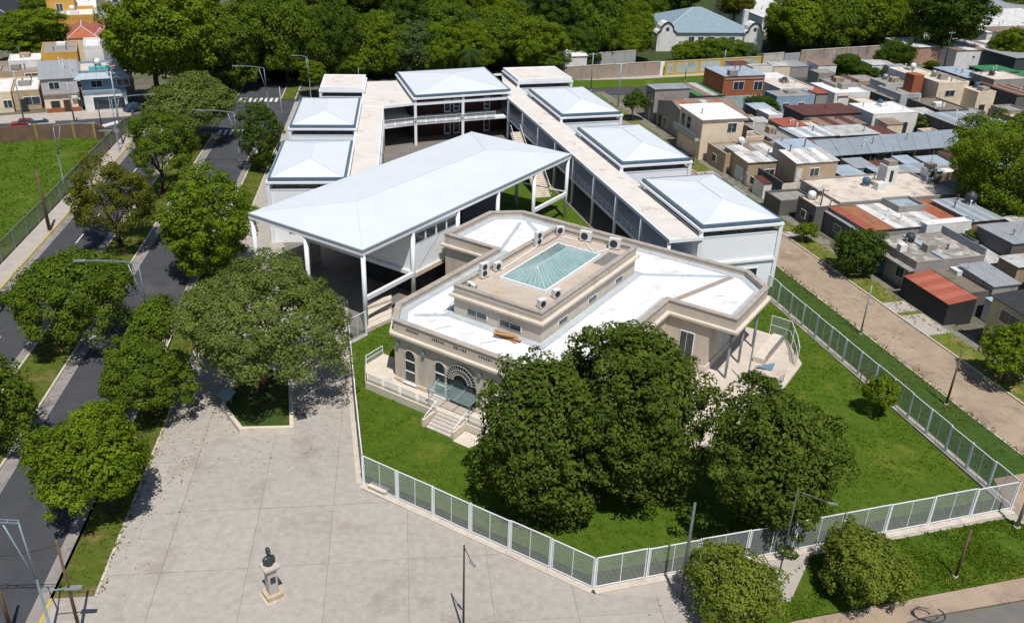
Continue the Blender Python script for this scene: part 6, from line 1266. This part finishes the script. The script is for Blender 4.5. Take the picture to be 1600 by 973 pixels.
# ------------------------------------------------------------------ bust on its pedestal
B0 = (-15.38,44.38,0.0); rzb = math.radians(38)
pd = thing('bust_pedestal', 'pink stone pedestal with wide cap standing on the plaza', 'pedestal', (B0[0], B0[1], .09), None, world=False, rz=rzb)
pink = hm('pink_granite', (.52, .45, .40), amt=.4); 
MB().box((0, 0, 0), (1.12, 1.12, .38)).build('base_slab', mat('sand_stone', (.52, .41, .29), None, 2., .85), pd)
MB().box((0, 0, -.03), (1.4, 1.4, .06)).build('ground_slab', kerb_m, pd)
sh = MB(); sh.prism([(-.32, -.32), (.32, -.32), (.32, .32), (-.32, .32)], .38, 2.28, False)
sh.build('shaft', hm('granite_white', (.46, .42, .40), amt=.38), pd)
cap = MB(); lo = [(-.32, -.32), (.32, -.32), (.32, .32), (-.32, .32)]; hi = [(-.52, -.52), (.52, -.52), (.52, .52), (-.52, .52)]
for i in range(4): j = (i + 1) % 4; cap.face([(*lo[i], 2.28), (*lo[j], 2.28), (*hi[j], 2.56), (*hi[i], 2.56)])
cap.prism(hi, 2.56, 2.69, True); cap.build('cap', pink, pd)
MB().box((0, -.33, 1.35), (.36, .04, .5)).build('plaque', dark_steel, pd)
bmb = bmesh.new()
def blob(c, s, rot=None):
    r = bmesh.ops.create_icosphere(bmb, subdivisions=3, radius=1.0); M_ = Matrix.Translation(c) @ (rot or Matrix()) @ Matrix.Diagonal((*s, 1)); bmesh.ops.transform(bmb, matrix=M_, verts=r['verts'])
blob((0, 0, .30), (.42, .28, .34)); blob((0, .02, .58), (.56, .28, .20)); blob((-.42, 0, .48), (.18, .22, .26)); blob((.42, 0, .48), (.18, .22, .26)); blob((0, -.02, .86), (.15, .16, .22)); blob((0, -.06, 1.18), (.20, .24, .29)); blob((0, -.29, 1.14), (.05, .07, .09)); blob((0, -.24, 1.02), (.10, .07, .05)); blob((-.2, -.03, 1.15), (.04, .07, .09)); blob((.2, -.03, 1.15), (.04, .07, .09)); blob((0, .0, 1.30), (.21, .25, .20)); blob((0, -.2, .62), (.2, .12, .2)); blob((-.08, -.25, 1.21), (.07, .05, .04)); blob((.08, -.25, 1.21), (.07, .05, .04)); blob((0, 0, .06), (.36, .26, .12))
me = bpy.data.meshes.new('bust'); bmb.to_mesh(me); bmb.free(); me.materials.append(mat('bronze_patina', (.045, .075, .065), (.03, .05, .045), 6., .45, spec=.5, metal=.3))
o = bpy.data.objects.new('bronze_bust', me); COL.objects.link(o); o.location = (B0[0], B0[1], 2.77); o.rotation_euler = (0, 0, rzb); o.scale = (.72, .80, 1.0); md = o.modifiers.new('fuse', 'REMESH'); md.mode = 'VOXEL'; md.voxel_size = .035; md.use_smooth_shade = True
tag(o, 'dark green bronze bust of a person with folded coat on the plaza pedestal', 'bust')
# small things on the plaza and lawn
q = (-18.27,65.56,0.0); t = thing('bicycle_rack', 'small dark metal rack on the plaza right of the planter', 'rack', (q[0], q[1], .09), None, world=False, rz=.4)
for k in range(3): 
    mb = MB()
    for i in range(8):
        a, b = math.pi * i / 8, math.pi * (i + 1) / 8; mb.tube((.3 * math.cos(a), (k - 1) * .35, .35 + .3 * math.sin(a)), (.3 * math.cos(b), (k - 1) * .35, .35 + .3 * math.sin(b)), .03, n=6)
    for x in (-.3, .3): mb.tube((x, (k - 1) * .35, 0), (x, (k - 1) * .35, .36), .03, n=6)
    mb.build('hoop', dark_steel, t)
MB().box((0, 0, 0), (.9, .9, .05)).build('base_plate', dark_steel, t)
q = (-16.78,77.39,0.0); t = thing('utility_box', 'pale grey utility box by the plaza fence', 'utility box', (q[0], q[1], .09), None, world=False, rz=AV.rz); MB().box((0, 0, 0), (.6, .45, 1.0)).build('cabinet', white_metal, t); MB().box((0, -.24, .1), (.5, .03, .8)).build('door', grey_steel, t); MB().prism([(-.35, -.28), (.35, -.28), (.35, .28), (-.35, .28)], 1.0, 1.06).build('lid', white_metal, t)
q = (-25.2,66.95,0.0); t = thing('information_board', 'blue sloping board at the left corner of the planter', 'board', (q[0], q[1], .09), None, world=False, rz=-.5)
for x in (-.5, .5): MB().box((x, 0, 0), (.08, .08, 1.1)).build('leg', grey_steel, t)
MB().face([(-.75, -.35, .95), (.75, -.35, .95), (.75, .45, 1.45), (-.75, .45, 1.45)]).build('panel', mat('board_blue', (.16, .27, .33), (.22, .34, .40), 3., .4), t); MB().beam((-.75, -.36, .95), (.75, -.36, .95), .06, .06).beam((-.75, .46, 1.45), (.75, .46, 1.45), .06, .06).build('frame', grey_steel, t)
q = (-9.95,55.71,0.0); t = thing('stone_bench', 'low beige stone block against the plaza fence kerb', 'bench', (q[0], q[1], .09), None, world=False, rz=-.52); MB().box((0, 0, 0), (1.5, .5, .3)).build('block', kerb_m, t); MB().box((0, 0, .3), (1.7, .65, .1)).build('top_slab', beige_lt, t)
q = (33.6,73.67,0.0); t = thing('tree_stake', 'dark wooden stake pair on the lawn by the side fence', 'stake', (q[0], q[1], .08), None, world=False); MB().tube((0, 0, 0), (0, 0, 1.9), .06, .05).build('stake', wood_pole, t); MB().tube((.8, .3, 0), (.8, .3, 1.9), .06, .05).build('stake', wood_pole, t); MB().beam((0, 0, 1.7), (.8, .3, 1.7), .08, .06).build('rail', wood_pole, t)
q = (-65.38,142.97,0.0); t = thing('round_sign', 'round grey traffic sign on the corner of the field fence', 'sign', (q[0], q[1] - 1.5, .1), None, world=False); MB().tube((0, 0, 0), (0, 0, 2.8), .04).build('post', grey_steel, t); MB().tube((0, -.02, 2.6), (0, .02, 2.6), .45, n=18).build('disc', grey_steel, t)
q = (28.37,44.79,0.0); mb = MB()
for k in range(3):
    for i in range(12):
        a, b = 6.283 * i / 12 * .8 + k, 6.283 * (i + 1) / 12 * .8 + k; r = .45 + .15 * k; mb.tube((q[0] + 1.4 * r * math.cos(a) + .3 * k, q[1] + r * math.sin(a), .10), (q[0] + 1.4 * r * math.cos(b) + .3 * k, q[1] + r * math.sin(b), .10), .03, n=5)
tag(mb.build('cable_coil', dark_steel), 'loose dark cable loops lying on the kerb band of the front road', 'cable')

# ------------------------------------------------------------------ grass tufts, weeds and fallen leaves
def in_poly(x, y, poly):
    c = np.zeros(len(x), bool); n = len(poly)
    for i in range(n):
        (x0, y0), (x1, y1) = poly[i], poly[i - 1]
        k = ((y0 > y) != (y1 > y)) & (x < (x1 - x0) * (y - y0) / ((y1 - y0) + 1e-12) + x0); c ^= k
    return c
def tufts(name, label, pts, z, hmin, hmax, m, seed, blades=3, wid=.05):
    R = np.random.default_rng(seed); n = len(pts) * blades; p = np.repeat(np.array(pts), blades, axis=0) + R.normal(0, .07, (n, 2)); a = R.uniform(0, 6.283, n); h = R.uniform(hmin, hmax, n); ln = R.uniform(.2, .9, n) * h
    V = np.zeros((n, 3, 3)); w = wid * R.uniform(.6, 1.4, n)
    V[:, 0] = np.stack([p[:, 0] - np.sin(a) * w, p[:, 1] + np.cos(a) * w, np.full(n, z)], 1); V[:, 1] = np.stack([p[:, 0] + np.sin(a) * w, p[:, 1] - np.cos(a) * w, np.full(n, z)], 1); V[:, 2] = np.stack([p[:, 0] + np.cos(a) * ln, p[:, 1] + np.sin(a) * ln, z + h], 1)
    me = bpy.data.meshes.new(name); me.vertices.add(3 * n); me.vertices.foreach_set('co', V.ravel().astype(np.float32)); me.loops.add(3 * n); me.loops.foreach_set('vertex_index', np.arange(3 * n, dtype=np.int32))
    me.polygons.add(n); me.polygons.foreach_set('loop_start', np.arange(0, 3 * n, 3, dtype=np.int32)); me.polygons.foreach_set('loop_total', np.full(n, 3, dtype=np.int32)); me.update(calc_edges=True)
    at = me.attributes.new('tint', 'FLOAT', 'FACE'); at.data.foreach_set('value', R.uniform(0, 1, n).astype(np.float32)); me.materials.append(m)
    o = bpy.data.objects.new(name, me); COL.objects.link(o); o['kind'] = 'stuff'; o['label'] = label; o['category'] = 'grass'; return o
def scatter(poly, n, seed, clump=.5):
    R = np.random.default_rng(seed); P_0 = np.array(poly); lo, hi = P_0.min(0), P_0.max(0); q = R.uniform(lo, hi, (n * 4, 2)); q = q[in_poly(q[:, 0], q[:, 1], poly)]
    f = np.sin(q[:, 0] * .9 + 2 * np.sin(q[:, 1] * .35)) * np.sin(q[:, 1] * .8 + 1.7 * np.sin(q[:, 0] * .4)) + R.uniform(-1, 1, len(q)) * (1.2 - clump)
    return q[f > -.1][:n]
def edge_pts(a, b, n, seed, spread=.15):
    R = np.random.default_rng(seed); t = R.uniform(0, 1, n) ** 1.; return np.stack([a[0] + (b[0] - a[0]) * t, a[1] + (b[1] - a[1]) * t], 1) + R.normal(0, spread, (n, 2))
grass_l = leafmat('grass_blade', (.052, .105, .006), (.125, .190, .016), .3); grass_d = leafmat('dry_grass_blade', (.09, .12, .015), (.24, .21, .07), .3)
tufts('lawn_tufts', 'short uneven grass tufts over the school lawn', scatter([tuple(p) for p in LAWN], 15000, 1), .07, .06, .2, grass_l, 1)
FV = [(22.52,50.18,0.0)[:2], (39.08,55.09,0.0)[:2], (40.5,54.13,0.0)[:2], (39.45,49.27,0.0)[:2], (19.53,43.87,0.0)[:2], (16.99,44.94,0.0)[:2]]
tufts('verge_tufts', 'grass tufts on the front verge', scatter(FV, 5000, 2), .10, .06, .2, grass_l, 2)
tufts('avenue_tufts', 'dry and green tufts on the avenue median and verge', np.concatenate([scatter(AV.rect(-36.5, 45, -32.8, 155), 7000, 3), scatter(AV.rect(-23.7, 47, -21.3, 150), 4500, 4)]), .13, .06, .22, grass_d, 3)
tufts('field_tufts', 'grass tufts on the sports field', scatter(AV.rect(-80, 100, -47.6, 157), 7000, 5), .05, .08, .25, grass_l, 4, wid=.08)
tufts('house_verge_tufts', 'straggly yellowing tufts on the verge before the houses', np.concatenate([scatter(ST.rect(67.6, 40, 70.3, 150), 5500, 6), scatter(ST.rect(55.4, 46, 60.8, 120), 5000, 7)]), .11, .06, .24, grass_d, 5)
tufts('kerb_weeds', 'weeds along the kerbs and the fence foot', np.concatenate([edge_pts((-11.0,56.94,0.0), (6.27,46.44,0.0), 120, 8, .05), edge_pts((6.45,46.51,0.0), (39.77,56.74,0.0), 160, 9, .05), edge_pts(AV(-21.05, 47), AV(-21.05, 110), 300, 12), edge_pts(ST(60.9, 46), ST(60.9, 120), 420, 13, .25), edge_pts(ST(72.0, 60), ST(72.0, 150), 420, 14, .2)]), .1, .08, .35, grass_d, 6)
# fallen leaves under the trees
R_ = np.random.default_rng(31); lp = np.concatenate([R_.normal(AV(-20.0, 60), (2.0, 5), (260, 2)), R_.normal((-22.48,68.83,0.0)[:2], (6, 5), (420, 2)), R_.normal(AV(-31.5, 80), (.8, 18), (260, 2)), R_.normal((15.54,44.19,0.0)[:2], (3, 2), (160, 2)), R_.normal(ST(66.6, 80), (1.0, 16), (220, 2))]); mb = MB()
for x, y in lp:
    a = R_.uniform(0, 6.28); l = R_.uniform(.05, .12); mb.face([(x + l * math.cos(a), y + l * math.sin(a), .112), (x - l * .5 * math.sin(a), y + l * .5 * math.cos(a), .118), (x - l * math.cos(a), y - l * math.sin(a), .112), (x + l * .5 * math.sin(a), y - l * .5 * math.cos(a), .118)])
o = mb.build('fallen_leaves', mat('dry_leaf', (.20, .12, .045), (.12, .08, .03), 3., .9), kind='stuff'); o['label'] = 'dry leaves scattered on the plaza and the road gutters'; o['category'] = 'leaves'
for o in WT:
    if '_w' in o.keys(): del o['_w']
